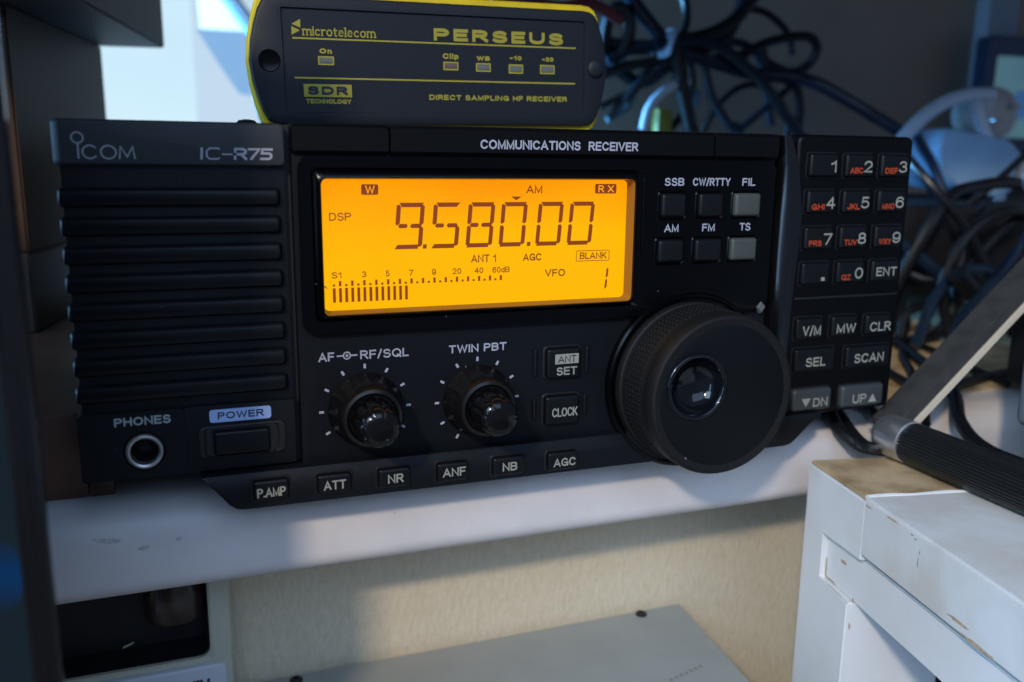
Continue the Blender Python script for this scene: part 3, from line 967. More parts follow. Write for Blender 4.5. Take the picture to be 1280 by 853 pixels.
# ================================================================== BACKGROUND CABLES AND BITS
CB = {
 'loop_left':[(143.4,262.0,136.3),(137.7,255.0,153.3),(137.9,250.0,167.5),(143.0,248.0,171.5),(149.5,248.0,165.3),(149.5,250.0,153.3),(145.0,256.0,141.4),(166.6,262.0,133.0),(183.9,255.0,144.5)],
 'thick_a':[(145.1,250.0,183.9),(155.6,248.0,171.0),(168.0,246.0,158.0),(178.3,246.0,150.3),(203.9,246.0,144.6),(232.2,246.0,139.4),(256.8,240.0,137.8),(269.2,232.0,134.0),(284.6,225.0,125.4),(300.1,218.0,116.0),(323.2,212.0,101.6),(345,208,70),(352,205,30),(356,205,1.5)],
 'thick_b':[(242.4,256.0,192.2),(231.9,255.0,179.9),(221.4,254.0,169.1),(205.0,252.0,160.8),(187.0,250.0,156.1),(173.9,250.0,152.6),(158.1,254.0,151.5),(142.8,262.0,153.0)],
 'loop_right':[(211.4,258.0,148.2),(231.2,256.0,151.2),(246.3,255.0,158.4),(264.3,255.0,163.1),(280.1,256.0,164.1),(288.0,258.0,158.0),(284.5,262.0,147.6),(272.2,263.0,143.3),(254.0,262.0,148.4),(249.7,262.0,155.7)],
 'arc_top':[(226.6,262.0,173.4),(237.0,262.0,178.7),(249.8,262.0,177.8),(261.4,262.0,171.9),(269.6,262.0,164.2),(274.0,264.0,154.1)],
 'ridge':[(163.4,243.0,151.9),(176.8,241.0,153.8),(192.6,240.0,155.2),(207.4,239.0,151.0),(222.9,238.0,141.9),(235.2,237.0,132.4),(247.0,237.0,119.8),(263.1,237.0,103.9),(269.5,237.0,95.1),(274,240,40),(276,244,1.5)],
 'drop_a':[(177.5,245.0,154.3),(180.0,244.0,141.9),(183.7,243.0,125.2),(188.9,243.0,108.3),(191.4,243.0,94.0),(192,243,2)],
 'drop_b':[(197.4,250.0,153.1),(202.5,250.0,139.2),(207.8,250.0,125.0),(219.3,250.0,110.8),(231.1,250.0,96.1),(236,252,2)],
 'cross':[(133.3,248.0,134.7),(148.5,247.0,140.0),(167.1,246.0,143.5),(186.8,246.0,147.3),(211.6,247.0,142.9),(237.3,248.0,139.1),(264.7,250.0,135.9),(273.3,252.0,121.3),(274.8,254.0,101.5),(276,256,1.5)],
 'thin_low':[(139.2,262.0,117.8),(152.6,260.0,124.5),(165.0,256.0,133.2),(178.5,254.0,140.6),(185.4,252.0,147.1)],
 'thin_arc':[(231.5,262.0,103.9),(245.6,262.0,113.4),(259.8,262.0,124.5),(272.3,262.0,134.1),(280.8,262.0,146.6)],
 'pale_a':[(145.7,268.0,156.6),(155.9,268.0,145.8),(163.1,268.0,133.3),(162.0,268.0,120.2),(147.3,268.0,111.1)],
 'white_up':[(156.7,240.0,104.7),(159.4,240.0,115.9),(166.1,241.0,123.8),(176.0,243.0,129.8),(188.8,248.0,132.8)],
 'white_arc':[(296,205,84),(309.6,205.0,98.0),(324.8,205.0,113.2),(342.2,205.0,123.5),(362.9,206.0,129.0),(383.3,208.0,130.3)],
 'adapter_cord':[(362,200,124),(359.9,196.0,118.4),(366.2,194.0,105.4),(376.5,192.0,92.2),(380.4,190.0,78.2),(378.1,190.0,63.6),(377.1,190.0,41.5)],
 'black_thin':[(372,150,112),(358.2,150.0,99.8),(342.1,150.0,87.8),(326.2,150.0,76.0),(315.1,152.0,67.2),(302.3,158.0,59.1)],
 'blue_drop':[(299.0,180.0,102.8),(310.2,178.0,87.3),(317.0,172.0,67.2),(322.0,168.0,44.5),(327.9,168.0,21.1),(330,170,2)],
 'sh_a':[(120,28,1.5),(113,17,1.0),(111,9,-3),(114,1,-5.6),(122,-3,-5.6),(136,3,-4),(152,20,1.6)],
 'sh_b':[(118.8,22.2,1.5),(112.6,3.7,-3.5),(113.7,-4,-4.5),(128.9,4.3,-3.0),(159.9,22.9,1.6),(203.1,38.7,1.6),(244.7,47.4,1.6)],
 'sh_c':[(141,60,1.5),(131.6,32.6,1.5),(130.5,17.2,1.0),(124.5,4.5,-4),(120,2,-5.9)],
 'sh_d':[(250.7,167.7,2),(235.8,124.3,2),(207.5,72.4,2),(178.1,27.1,2),(158,4,-2),(150,-14,-5.4),(147,-40,-5.4)],
 'sh_e':[(188.0,96.3,1.5),(233.5,116.5,1.5),(234.8,99.8,1.5),(220.8,63.2,1.5),(210.0,29.6,1.5)],
 'sh_f':[(183.4,75.2,1.6),(171.8,44.8,1.6),(156,20,1.6),(144,6,-2)],
 'sh_g':[(284.1,157.4,1.5),(215.3,90.8,1.5),(183.2,52.3,1.5),(148.5,24.7,1.5)],
 'bk_a':[(250.2,130.0,33.0),(261.1,122.0,29.5),(279.7,118.0,37.5),(298.9,118.0,53.4),(319.4,118.0,64.6)],
 'bk_b':[(238.1,125.0,50.0),(255.3,120.0,38.0),(276.4,118.0,23.2),(295.7,116.0,8.0),(313.9,116.0,1.6)],
 'bk_c':[(238,116,2),(243.5,118.0,14.5),(261.5,116.0,20.1),(272.1,116.0,38.0),(276.7,120.0,53.6),(294.1,125.0,64.5)],
 'bk_d':[(266.8,112.0,30.5),(266.0,112.0,14.4),(255,112.0,2),(240,110.0,1.6)],
 'x_a':[(150,258,178),(163,252,165),(176,249,155),(192,249,152),(210,252,156),(224,256,166),(230,260,180),(232,262,196)],
 'x_b':[(138,252,143),(152,250,149),(168,249,151),(184,249,150),(202,251,152),(222,255,158),(240,258,155),(252,262,144),(258,264,128),(262,264,110)],
 'x_c':[(146,262,112),(156,258,126),(166,252,140),(174,248,150),(184,249,158),(190,254,172),(188,258,188)],
 'x_d':[(205,258,100),(214,256,118),(226,254,130),(240,254,134),(256,256,130),(268,258,118),(272,260,100)],
 'x_e':[(150,250,120),(160,248,134),(168,247,146),(178,247,150),(190,250,146),(196,254,132),(192,256,116),(182,257,104)],
 'y_a':[(236,128,2),(240,122,30),(252,118,58),(268,122,72),(290,128,76),(318,132,78),(345,136,74)],
 'y_b':[(262,108,2),(258,112,28),(270,112,52),(292,112,64),(315,114,60),(332,118,40),(336,120,2)],
 'y_c':[(228,96,2),(246,104,24),(268,108,36),(296,108,34),(322,110,44),(344,118,62)],
 'y_d':[(300,104,2),(288,108,26),(276,112,48),(262,116,66),(252,124,80),(250,140,94)],
 'y_e':[(222,70,2),(240,84,14),(262,92,26),(288,96,48),(306,100,70),(330,110,84)],
 'y_f':[(340,110,66),(316,106,50),(290,102,18),(262,92,4),(232,74,1.8),(206,56,1.8)],
 'over_sdr':[(33.0,150.0,150.3),(49.5,150.0,152.5),(65.3,152.0,151.9),(82.4,156.0,155.0),(101.7,166.0,151.1)],
}


def cable(key, r, m, label, name='cable', group=None, n=10):
    bm = NB()
    tube(bm, CB[key], r, n=n)
    o = obj(name, bm, M[m])
    return tag(o, label, 'cable', group)


G1 = 'cables tied in a bundle behind the radio'
cable('loop_left', 3.7, 'black', 'black cable looping up beside the small black receiver', group=G1)
cable('thick_a', 3.9, 'bluecable', 'long thick blue black cable sloping down right to the keypad corner', group=G1)
cable('thick_b', 4.4, 'black', 'thick black cable rising to the top of the photo right of the bundle', group=G1)
cable('loop_right', 2.9, 'black', 'black cable ending in the round loop right of the bundle', group=G1)
cable('arc_top', 2.2, 'black', 'thin black cable arching above the round cable loop', group=G1)
cable('ridge', 3.3, 'bluecable', 'shiny blue cable catching the window light in front of the bundle', group=G1)
cable('drop_a', 4.2, 'black', 'thickest black cable hanging straight down under the white tie', group=G1)
cable('drop_b', 2.7, 'bluecable', 'dark cable hanging down right of the thickest black one', group=G1)
cable('cross', 2.9, 'black', 'black cable running level across the bundle below the white tie', group=G1)
cable('thin_low', 2.0, 'black', 'thin dark cable slanting up from the small receiver to the tie', group=G1)
cable('thin_arc', 2.2, 'bluecable', 'thin dark cable curving up behind the shiny blue one', group=G1)
cable('pale_a', 2.2, 'teal', 'pale teal cable curving behind the left side of the bundle', group=G1)
cable('x_a', 3.0, 'black', 'black cable dipping through the tie and rising to the photo top', group=G1)
cable('x_b', 2.6, 'bluecable', 'blue black cable humping over the middle of the bundle and down', group=G1)
cable('x_c', 2.6, 'black', 'black cable climbing steeply through the tie from lower left', group=G1)
cable('x_d', 2.0, 'black', 'low black cable arching just above the radio top edge', group=G1)
cable('x_e', 2.4, 'black', 'black cable turning in a tight loop below the white tie', group=G1)
cable('white_up', 2.6, 'whitecable', 'short white cable bending up in front of the bundle')
cable('over_sdr', 2.6, 'redcable', 'dark red cable showing just above the small black receiver')
# white tie around the bundle
bm = NB()
L = []
for k in range(20):
    t = 2 * PI * k / 20
    L.append([(171.5 + 3.4 * math.cos(t) + a[0], 245 + 9.0 * math.sin(t), 153.0 + 1.2 * math.cos(t) + a[1]) for a in ((-2.2, -7.5), (2.4, 8.0))])
L.append(L[0])
loft(bm, L, cap1=False, closed=False)
r_ = bmesh.ops.solidify(bm, geom=list(bm.faces), thickness=.9 * MM)
tag(obj('cable_tie', bm, M['whitecable']), 'white cable tie wrapped round the black cable bundle', 'cable tie')
bm = NB()
bbox(bm, 195.5, 202.5, 254, 262, 119, 130, 1.5)
tag(obj('cable_connector', bm, mat('light_blue_plastic', (0.12, 0.26, 0.44), .4)), 'small light blue connector hanging in the cable bundle', 'connector')
bm = NB()
bbox(bm, 174, 184, 254, 262, 100, 118, 2)
tag(obj('cable_connector', bm, M['olive']), 'small olive yellow connector behind the short white cable', 'connector')

# right hand group: adapter, plug, tablet
cable('white_arc', 4.3, 'whitecable', 'thick white cable arching from the keypad corner to the grey plug')
cable('adapter_cord', 3.4, 'whitecable', 'white cord dropping from the grey plug beside the adapter')
cable('black_thin', 2.0, 'black', 'thin black cable crossing in front of the white adapter')
cable('blue_drop', 2.6, 'bluecable', 'blue black cable falling along the right side of the radio')
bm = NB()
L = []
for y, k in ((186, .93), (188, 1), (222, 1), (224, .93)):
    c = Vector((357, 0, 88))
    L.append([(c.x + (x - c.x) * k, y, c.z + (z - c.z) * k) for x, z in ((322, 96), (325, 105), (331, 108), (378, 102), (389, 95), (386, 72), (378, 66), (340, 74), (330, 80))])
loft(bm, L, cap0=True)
tag(obj('power_adapter', bm, mat('blue_lit_white_plastic', (0.34, 0.58, 0.84), 0.4), angle=.9), 'white power adapter right of the keypad, below the arching cable', 'adapter')  # white plastic; the blue skylight on it is put into the colour
pl = thing('plug', (392, 215, 118), 'round grey plug at the end of the thick white cable', 'plug')
bm = NB()
lathe(bm, 393, 119, [(12, 236), (15.5, 232), (16.5, 214), (15, 209), (10, 206.5), (9, 207.5)], n=32)
obj('housing', bm, M['grease'], pl)
bm = NB()
bbox(bm, 383, 391, 203.5, 211, 113, 116, .6)
bbox(bm, 396, 404, 203.5, 211, 122, 125, .6)
obj('pin', bm, M['steel'], pl)
bm = NB()
bbox(bm, 396, 420, 190, 206, 72, 94, 5, 3)
tag(obj('adapter_block', bm, mat('cream_block_plastic', (0.55, 0.53, 0.47), .5)), 'small cream block at the right edge beside the white cord', 'block')
bm = NB()
bbox(bm, 388, 420, 170, 182, 44, 68, 3)
tag(obj('dark_case', bm, M['dark']), 'small dark case below the cream block at the right edge', 'case')

tab = thing('tablet', (520, 300, 100), 'navy framed tablet with pale screen at the right edge', 'tablet')
bm = NB()
rframe(bm, (478, 600, 96, 182), (488, 592, 108, 168), [(0, 312), (0, 301), (.08, 300), (.95, 300), (1, 301.5)], 5, 3)
obj('frame', bm, M['tabframe'], tab)
bm = NB()
bbox(bm, 480, 598, 303, 311, 98, 180, 0)
obj('housing', bm, M['tabframe'], tab)
bm = NB()
plate(bm, 488, 592, 108, 168, 301.5, 2)
ts = obj('screen', bm, M['tabscreen'], tab, smooth=False)
bm = NB()
lathe(bm, 518, 133, [(11, 301.3), (7, 301.3), (0.1, 301.3)], n=28)
obj('screen_picture', bm, emission('tablet_blue', (0.03, 0.09, 0.22), 1.0), ts, smooth=False)
bm = NB()
bbox(bm, 500, 580, 290, 330, -1, 98, 3)
tag(obj('dark_stand', bm, M['dark']), 'dark block standing under the navy framed tablet', 'block')

# dark box behind the radio, right
bm = NB()
bbox(bm, 246, 460, 131, 300, 24, 66, 3)
db = tag(obj('dark_box', bm, M['dark']), 'dark brown box in the shade right of the keypad', 'box')
for x in (256, 450):
    for y in (140, 290):
        bm = NB()
        tube(bm, [(x, y, 25), (x, y, -1)], 6, raw=True)
        obj('foot', bm, M['black'], db)
G2 = 'cables lying on the shelf right of the radio'
cable('sh_a', 2.2, 'black', 'black cable looping off the shelf end beside the bare wood post top', group=G2)
cable('sh_b', 2.0, 'black', 'black cable curling out from under the radio towards the chrome collar', group=G2)
cable('sh_c', 1.8, 'black', 'short black cable crossing the coil at the shelf end', group=G2)
cable('sh_d', 2.4, 'black', 'long black cable passing under the handle arm to the ribbed grip', group=G2)
cable('sh_e', 1.7, 'black', 'black cable bending sharply behind the handle arm', group=G2)
cable('sh_f', 1.9, 'black', 'straight black cable lying on the lit shelf left of the handle arm', group=G2)
cable('sh_g', 1.7, 'black', 'thin black cable running along the keypad side to the back', group=G2)
cable('bk_a', 2.6, 'black', 'black cable sagging across the front of the dark box', group=G2)
cable('bk_b', 3.0, 'bluecable', 'blue black cable slanting down across the dark box to the shelf', group=G2)
cable('bk_c', 2.2, 'black', 'black cable climbing the front of the dark box', group=G2)
cable('bk_d', 2.8, 'black', 'black cable dropping from the dark box on to the lit shelf', group=G2)
cable('y_a', 3.2, 'black', 'thick black cable lying along the top edge of the dark box', group=G2)
cable('y_b', 2.6, 'black', 'black cable making a wide loop in front of the dark box', group=G2)
cable('y_c', 2.8, 'bluecable', 'blue black cable waving level across the middle of the dark box', group=G2)
cable('y_d', 2.4, 'black', 'black cable standing up beside the keypad edge in front of the dark box', group=G2)
cable('y_e', 2.6, 'bluecable', 'blue black cable rising from the shelf towards the adapter', group=G2)
cable('y_f', 2.2, 'black', 'black cable falling from the adapter side on to the beige board', group=G2)
bm = NB()
a, b = Vector((250, 97, 36)), Vector((277, 97, 14))
tube(bm, [a, a.lerp(b, .4), b], [4.6, 5.2, 5.2], raw=True, n=16)
cn = tag(obj('cable_connector', bm, M['black']), 'black barrel connector with shiny band behind the handle arm', 'connector')
bm = NB()
tube(bm, [a.lerp(b, .45), a.lerp(b, .95)], [5.5, 5.5], raw=True, n=16)
obj('band', bm, M['chrome'], cn)

# ================================================================== THE COMMUNICATIONS RECEIVER
R = thing('communications_receiver', (0, 115, -1), 'black communications receiver with amber display and large tuning dial', 'radio receiver')
bm = NB()
bbox(bm, -118.5, 118.5, 8, 229, 10.8, 94.2, 1.2)
case = obj('case', bm, M['case'], R)
bm = NB()
L = []
for r, z in ((3.3, 94.1), (3.2, 95.4), (2.2, 96.6), (.8, 96.9)):
    L.append([(-76.3 + r * math.cos(2 * PI * k / 20), 40 + r * math.sin(2 * PI * k / 20), z) for k in range(20)])
loft(bm, L)
obj('screw', bm, M['black'], case)
for x in (-100, 100):
    bm = NB()
    tube(bm, [(x, 60, 11), (x, 60, -1)], 8, raw=True, n=20)
    obj('foot', bm, M['black'], R)

# --- speaker panel with brand band and ribs
bm = NB()
loft(bm, [rr(-120.6, -70.9, 84.3, 94.6, 1.2, 9), rr(-120.6, -70.9, 84.3, 94.6, 1.2, 1.7), rr(-120.3, -70.95, 84.5, 94.5, 1.2, 1.2), rr(-119.0, -71.0, 84.9, 94.1, 1.0, -.1), rr(-118.6, -71.2, 85.1, 93.9, 1.0, -.2)])
bb_ = obj('brand_band', bm, M['band'], R)
bm = NB()
bbox(bm, -119.4, -70.9, 2.0, 9, 27, 85)
for k in range(9):
    z1 = 79.6 - k * 6.53
    z1 = z1 + (0.0)
    if z1 < 30:
        continue
    d0, d1 = z1 - 4.4, z1
    loft(bm, [rr(-120.4, -72.2, d0, d1, 1.0, 6), rr(-120.4, -72.2, d0, d1, 1.0, 1.3), rr(-120.2, -72.5, d0 + .5, d1 - .3, 1.0, .45), rr(-119.9, -72.9, d0 + 1.4, d1 - .8, 1.0, 0.05)])
obj('speaker_grille', bm, M['rib'], R)
bm = NB()
jx, jz, jr = -106.4, 17.3, 4.75
rc0 = [(x - jx, z - jz) for x, y, z in rr(-120.5, -97.0, 10.6, 27.1, .9, -.1, 4)]
ja = sorted({round(math.atan2(z, x), 5) for x, z in rc0} | {round(-PI + 2 * PI * k / 64 + .001, 5) for k in range(64)})
rc = [(jx + x, -.1, jz + z) for x, z in (ray(rc0, a) for a in ja)]
cr = [(jx + jr * math.cos(a), -.1, jz + jr * math.sin(a)) for a in ja]
loft(bm, [[(x, 9, z) for x, y, z in rc], rc, cr, [(x, .7, z) for x, y, z in cr]], cap1=False)
rbox(bm, -97.02, -70.9, 10.6, 27.1, 9, -.1, .25, .12)
lp = obj('jack_panel', bm, M['panel'], R)
bm = NB()
text(bm, 'PHONES', -112.6, -100.1, 23.8, 25.9, -.16, .42)
obj('lettering', bm, M['greyprint'], lp, smooth=False)
bm = NB()
lathe(bm, jx, jz, [(4.3, .6), (4.3, -.7), (4.1, -1.0), (3.7, -1.1), (3.3, -.9), (3.1, -.3), (3.05, 8)], n=40, cap=False)
jk = obj('headphone_jack', bm, M['steel'], R)
bm = NB()
lathe(bm, jx, jz, [(3.0, .8), (2.9, 6), (2.6, 8.5), (.1, 8.6)], n=32)
obj('jack_socket', bm, M['well'], jk)
bm = NB()
plate(bm, -91.3, -76.7, 22.8, 26.05, -.15, .7)
pl_ = obj('power_label', bm, M['bluewhite'], R, smooth=False)
bm = NB()
text(bm, 'POWER', -89.4, -78.5, 23.55, 25.35, -.2, .34)
obj('lettering', bm, M['darkprint'], pl_, smooth=False)
bm = NB()
rframe(bm, (-94.2, -73.3, 13.9, 22.1), (-90.9, -77.1, 14.5, 20.9), [(0, -.1), (.06, -.55), (.25, -.7), (.4, -.7), (.55, -.2), (.75, -.3), (1, -.16)], 1.4, .7)
pb = obj('power_button', bm, M['well'], R)
bm = NB()
rbox(bm, -90.6, -77.4, 14.5, 20.6, 2, -1.3, .6, .7)
obj('button_cap', bm, M['key'], pb)

# vertical seam post between speaker panel and front panel
bm = NB()
bbox(bm, -70.85, -69.4, 3.5, 9, 10, 94.4)
obj('seam', bm, M['well'], R)

# --- front panel
bm = NB()
rframe(bm, (-69.4, 69.3, 8.8, 94.9), (-64.0, 22.9, 47.6, 83.0), [(0, 9), (0, .3), (.03, 0), (1, 0), (1, 4)], 1.0, 1.5)
fp = obj('front_panel', bm, M['panel'], R)
# top band, split by two fine grooves
bm = NB()
for x0, x1 in ((-69.3, -45.9), (-45.6, 47.2), (47.5, 69.2)):
    loft(bm, [rr(x0, x1, 87.6, 94.7, .5, .2), rr(x0, x1, 87.6, 94.7, .5, -.9), rr(x0 + .12, x1 - .12, 88.4, 93.9, .4, -1.6)])
tb = obj('top_band', bm, M['topband'], R)
bm = NB()
text(bm, 'COMMUNICATIONS  RECEIVER', -22.3, 23.0, 89.35, 91.7, -1.66, .46)
obj('lettering', bm, M['white'], tb, smooth=False)

# --- display housing (gloss black) with the LCD window and the mode keys
bm = NB()
HO, HI = (-68.2, 69.0, 43.6, 87.3), (-65.0, 23.2, 47.0, 84.2)
rframe(bm, HO, HI, [(0, 0.1), (0, -1.2), (.012, -1.9), (.03, -2.2), (.5, -2.2), (.93, -2.2), (.97, -2.05), (1, -1.6)], 3.2, 1.6, n=5)
hs = obj('display_housing', bm, M['gloss'], R)
bm = NB()
rframe(bm, HI, (-63.0, 22.2, 48.3, 81.9), [(0, -1.58), (.1, -1.9), (.75, -3.0), (.9, -3.1), (1.0, -2.9), (1.0, -.2)], 1.6, 1.5, n=5)
bz = obj('bezel', bm, M['gloss'], R)
bm = NB()
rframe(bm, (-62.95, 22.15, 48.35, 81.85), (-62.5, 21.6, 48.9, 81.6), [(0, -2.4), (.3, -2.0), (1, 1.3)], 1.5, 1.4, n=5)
obj('bezel_rim', bm, mat('amber_glow_rim', (0.30, 0.12, 0.015), .4, spec=.2), bz)  # the display's amber reflection is put into the rim colour
bm = NB()
plate(bm, -63.2, 22.4, 48.0, 82.2, 1.35, 1.4, n=5)
lcd = obj('display', bm, M['lcd'], R, smooth=False)
yl = 1.30
bm = NB()


def seg_digit(bm, x, z0, z1, w, segs, sl=.085, t=1.12, split=True):
    """one LCD digit: slanted seven segment bars"""
    h = z1 - z0
    mid = z0 + h * .5

    def P(u, z):
        return (x + u + sl * (z - z0), yl, z)

    def bar(pts):
        sheet(bm, [P(u, z) for u, z in pts])
    g = .16
    if 'a' in segs:
        bar([(g + .5, z1), (w - g - .1, z1), (w - g - t * .9, z1 - t), (g + .75 + t * .4, z1 - t)])
    if 'd' in segs:
        bar([(g + t * .9 - .3, z0 + t), (w - g - t * .7, z0 + t), (w - g - .9, z0), (g + .05, z0)])
    if 'g' in segs:
        for u0, u1 in ((g + .55, w * .46 - .15), (w * .46 + .45, w - g - .35)):
            bar([(u0, mid), (u0 + .4, mid + t * .48), (u1 - .35, mid + t * .48), (u1, mid), (u1 - .35, mid - t * .48), (u0 + .4, mid - t * .48)])
    for s, u, lo in (('f', 0, 0), ('e', 0, 1), ('b', w - t, 0), ('c', w - t, 1)):
        if s in segs:
            za, zb = (mid + .45, z1 - .75) if lo == 0 else (z0 + .75, mid - .45)
            bar([(u, za), (u + t * .5, za - .28), (u + t, za + .25), (u + t, zb - .2), (u + t * .55, zb + .3), (u, zb + .1)])


DS = {'0': 'abcdef', '1': 'bc', '5': 'acdfg', '8': 'abcdefg', '9': 'abcdfg'}
for x, c in ((-44.5, '9'), (-34.8, '5'), (-25.4, '8'), (-16.2, '0'), (-5.7, '0'), (3.6, '0')):
    seg_digit(bm, x, 64.0, 75.75, 7.35, DS[c])
for x in (-36.4, -7.6):
    sheet(bm, [(x - .5, yl, 64.0), (x + .5, yl, 64.0), (x + .62, yl, 65.1), (x - .38, yl, 65.1)])
sheet(bm, [(-12.7, yl, 77.2), (-9.7, yl, 77.2), (-11.2, yl, 76.2)])
seg_digit(bm, 12.1, 51.0, 57.8, 4.0, 'bc', sl=.10, t=.62)
obj('display_digits', bm, M['lcdink'], lcd, smooth=False)
bm = NB()
k_ = .36
text(bm, 'AM', -8.4, -3.8, 78.0, 80.15, yl, k_)
text(bm, 'DSP', -60.6, -55.2, 71.45, 73.4, yl, .29)
text(bm, 'ANT 1', -23.8, -16.8, 60.0, 62.05, yl, .34)
text(bm, 'AGC', -9.1, -3.7, 60.0, 62.0, yl, .36)
text(bm, 'BLANK', 7.7, 15.9, 60.0, 61.85, yl, .31)
text(bm, 'VFO', -2.6, 3.4, 55.5, 57.5, yl, .36)
for s, x0, x1 in (('S1', -60.4, -58.0), ('3', -52.8, -51.7), ('5', -46.7, -45.7), ('7', -40.6, -39.5), ('9', -34.5, -33.4), ('20', -28.9, -26.5), ('40', -22.8, -20.4), ('60dB', -17.8, -12.9)):
    text(bm, s, x0, x1, 57.1, 58.65, yl, .24)
outline(bm, 6.6, 16.8, 59.4, 62.4, yl, .18, .4)
plate(bm, -52.5, -48.2, 77.75, 80.35, yl, .4)
plate(bm, 11.8, 18.3, 77.9, 80.5, yl, .4)
for k in range(13):
    x = -60.25 + k * 1.545
    sheet(bm, [(x, yl, 50.95), (x + .72, yl, 50.95), (x + .72, yl, 54.6), (x, yl, 54.6)])
for k in range(30):
    x = -59.9 + k * 1.534
    w_, h_ = (.62, 1.35) if k % 2 else (.55, .55)
    sheet(bm, [(x - w_ / 2, yl, 55.05), (x + w_ / 2, yl, 55.05), (x + w_ / 2, yl, 55.05 + h_), (x - w_ / 2, yl, 55.05 + h_)])
obj('display_legends', bm, M['lcdink'], lcd, smooth=False)
bm = NB()
text(bm, 'W', -51.5, -49.1, 78.05, 80.05, yl - .03, .34)
obj('display_reversed_letter', bm, M['lcdpaper'], lcd, smooth=False)
bm = NB()
text(bm, 'RX', 12.8, 17.5, 78.25, 80.15, yl - .03, .32, sp=.75)
obj('display_reversed_letters', bm, M['lcdpaper'], lcd, smooth=False)
# a white scuff on the lower left of the bezel
bm = NB()
tube(bm, [(-64.6, -1.9, 57.6), (-64.0, -1.8, 56.4), (-63.0, -1.2, 55.8), (-62.0, -.8, 55.0)], .16, n=6)
tube(bm, [(-64.8, -1.9, 56.3), (-63.8, -1.8, 56.1)], .14, n=6)
obj('scuff', bm, M['white'], bz)
# fine ridge right of the window
bm = NB()
rbox(bm, 24.6, 25.5, 61.5, 82.2, -2, -2.7, .4, .3)
obj('ridge', bm, M['gloss'], hs)
# mode keys
for (x0, x1, z0, z1, m) in ((29.9, 38.3, 71.3, 78.2, 'key'), (41.9, 50.4, 71.3, 78.2, 'key'), (53.8, 63.1, 71.3, 78.2, 'greykey'),
                            (29.5, 38.2, 58.6, 65.4, 'key'), (41.4, 50.7, 58.6, 65.4, 'key'), (53.4, 62.7, 58.6, 65.4, 'greykey')):
    bm = NB()
    rbox(bm, x0 + .3, x1 - .3, z0 + .2, z1 - .2, 0, -3.7, .8, 1.0)
    b = obj('mode_key', bm, M[m], R)
    if m == 'greykey':
        b['label'] = 'grey mode key'
    bm = NB()
    rframe(bm, (x0 - .5, x1 + .5, z0 - .6, z1 + .6), (x0 + .1, x1 - .1, z0, z1), [(0, -2.22), (.4, -2.5), (1, -2.25)], 1.2, .9)
    obj('surround', bm, M['gloss'], b)
bm = NB()
ht = 2.2
for s, x0, x1, z0 in (('SSB', 31.4, 37.6, 80.1), ('CW/RTTY', 40.4, 52.8, 80.1), ('FIL', 56.8, 61.2, 80.1), ('AM', 31.9, 36.5, 67.3), ('FM', 44.2, 48.4, 67.3), ('TS', 56.8, 60.5, 67.3)):
    text(bm, s, x0, x1, z0, z0 + ht, -2.26, .40)
obj('lettering', bm, M['white'], hs, smooth=False)

# --- knob panel lettering and tick marks
bm = NB()
text(bm, 'AF', -64.6, -60.6, 36.2, 38.5, -.06, .42)
text(bm, 'RF/SQL', -54.0, -41.3, 36.2, 38.5, -.06, .40)
text(bm, 'TWIN PBT', -30.4, -14.1, 36.1, 38.3, -.06, .42)
sheet(bm, [(-60.0, -.05, 37.2), (-58.4, -.05, 37.2), (-58.4, -.05, 37.6), (-60.0, -.05, 37.6)])
sheet(bm, [(-56.4, -.05, 37.2), (-54.7, -.05, 37.2), (-54.7, -.05, 37.6), (-56.4, -.05, 37.6)])
for r0, r1 in ((1.05, .72), (.36, .02)):
    L = [[(-57.4 + r * math.cos(2 * PI * k / 24), -.055, 37.4 + r * math.sin(2 * PI * k / 24)) for k in range(24)] for r in (r0, r1)]
    loft(bm, L, cap1=False)
KN = ((-52.9, 23.0), (-22.4, 22.8))
for cx, cz in KN:
    for k in range(11):
        a = math.radians(-60 + 30 * k)
        if k in (0, 10) and cx < -40:
            continue
        ca, sa = math.cos(a), math.sin(a)
        pts = []
        for r, w in ((10.75, -.32), (11.95, -.32), (11.95, .32), (10.75, .32)):
            pts.append((cx + r * ca - w * sa, -.05, cz + r * sa + w * ca))
        sheet(bm, pts)
obj('lettering', bm, M['white'], fp, smooth=False)

# --- the two double knobs
for cx, cz in KN:
    bm = NB()
    prof_ = [(9.7, .05), (9.7, -1.2), (9.2, -2.0), (8.5, -5.5), (7.9, -8.8), (7.4, -9.6), (6.6, -9.9), (6.1, -9.4), (5.9, -8.6)]
    L = []
    n = 72
    for i, (r, y) in enumerate(prof_):
        ring = []
        for k in range(n):
            rr_ = r * (1 + (.022 if (k % 3 == 0 and 1 < i < 5) else 0))
            ring.append((cx + rr_ * math.cos(2 * PI * k / n), y, cz + rr_ * math.sin(2 * PI * k / n)))
        L.append(ring)
    loft(bm, L)
    kb = obj('control_knob', bm, M['knob'], R, angle=.5)
    bm = NB()
    L = []
    for i, (r, y) in enumerate(((5.6, -8.5), (5.55, -10.5), (5.4, -14.5), (5.1, -17.8), (4.4, -19.2), (2.6, -19.8), (.5, -19.9))):
        ring = []
        for k in range(60):
            a = 2 * PI * k / 60
            fl = .10 * (max(0, math.cos(9 * a)) ** 4) * (1 if i < 4 else .25)
            ring.append((cx + r * (1 - fl) * math.cos(a), y, cz + r * (1 - fl) * math.sin(a)))
        L.append(ring)
    loft(bm, L)
    obj('inner_knob', bm, M['knobtip'], kb, angle=.9)

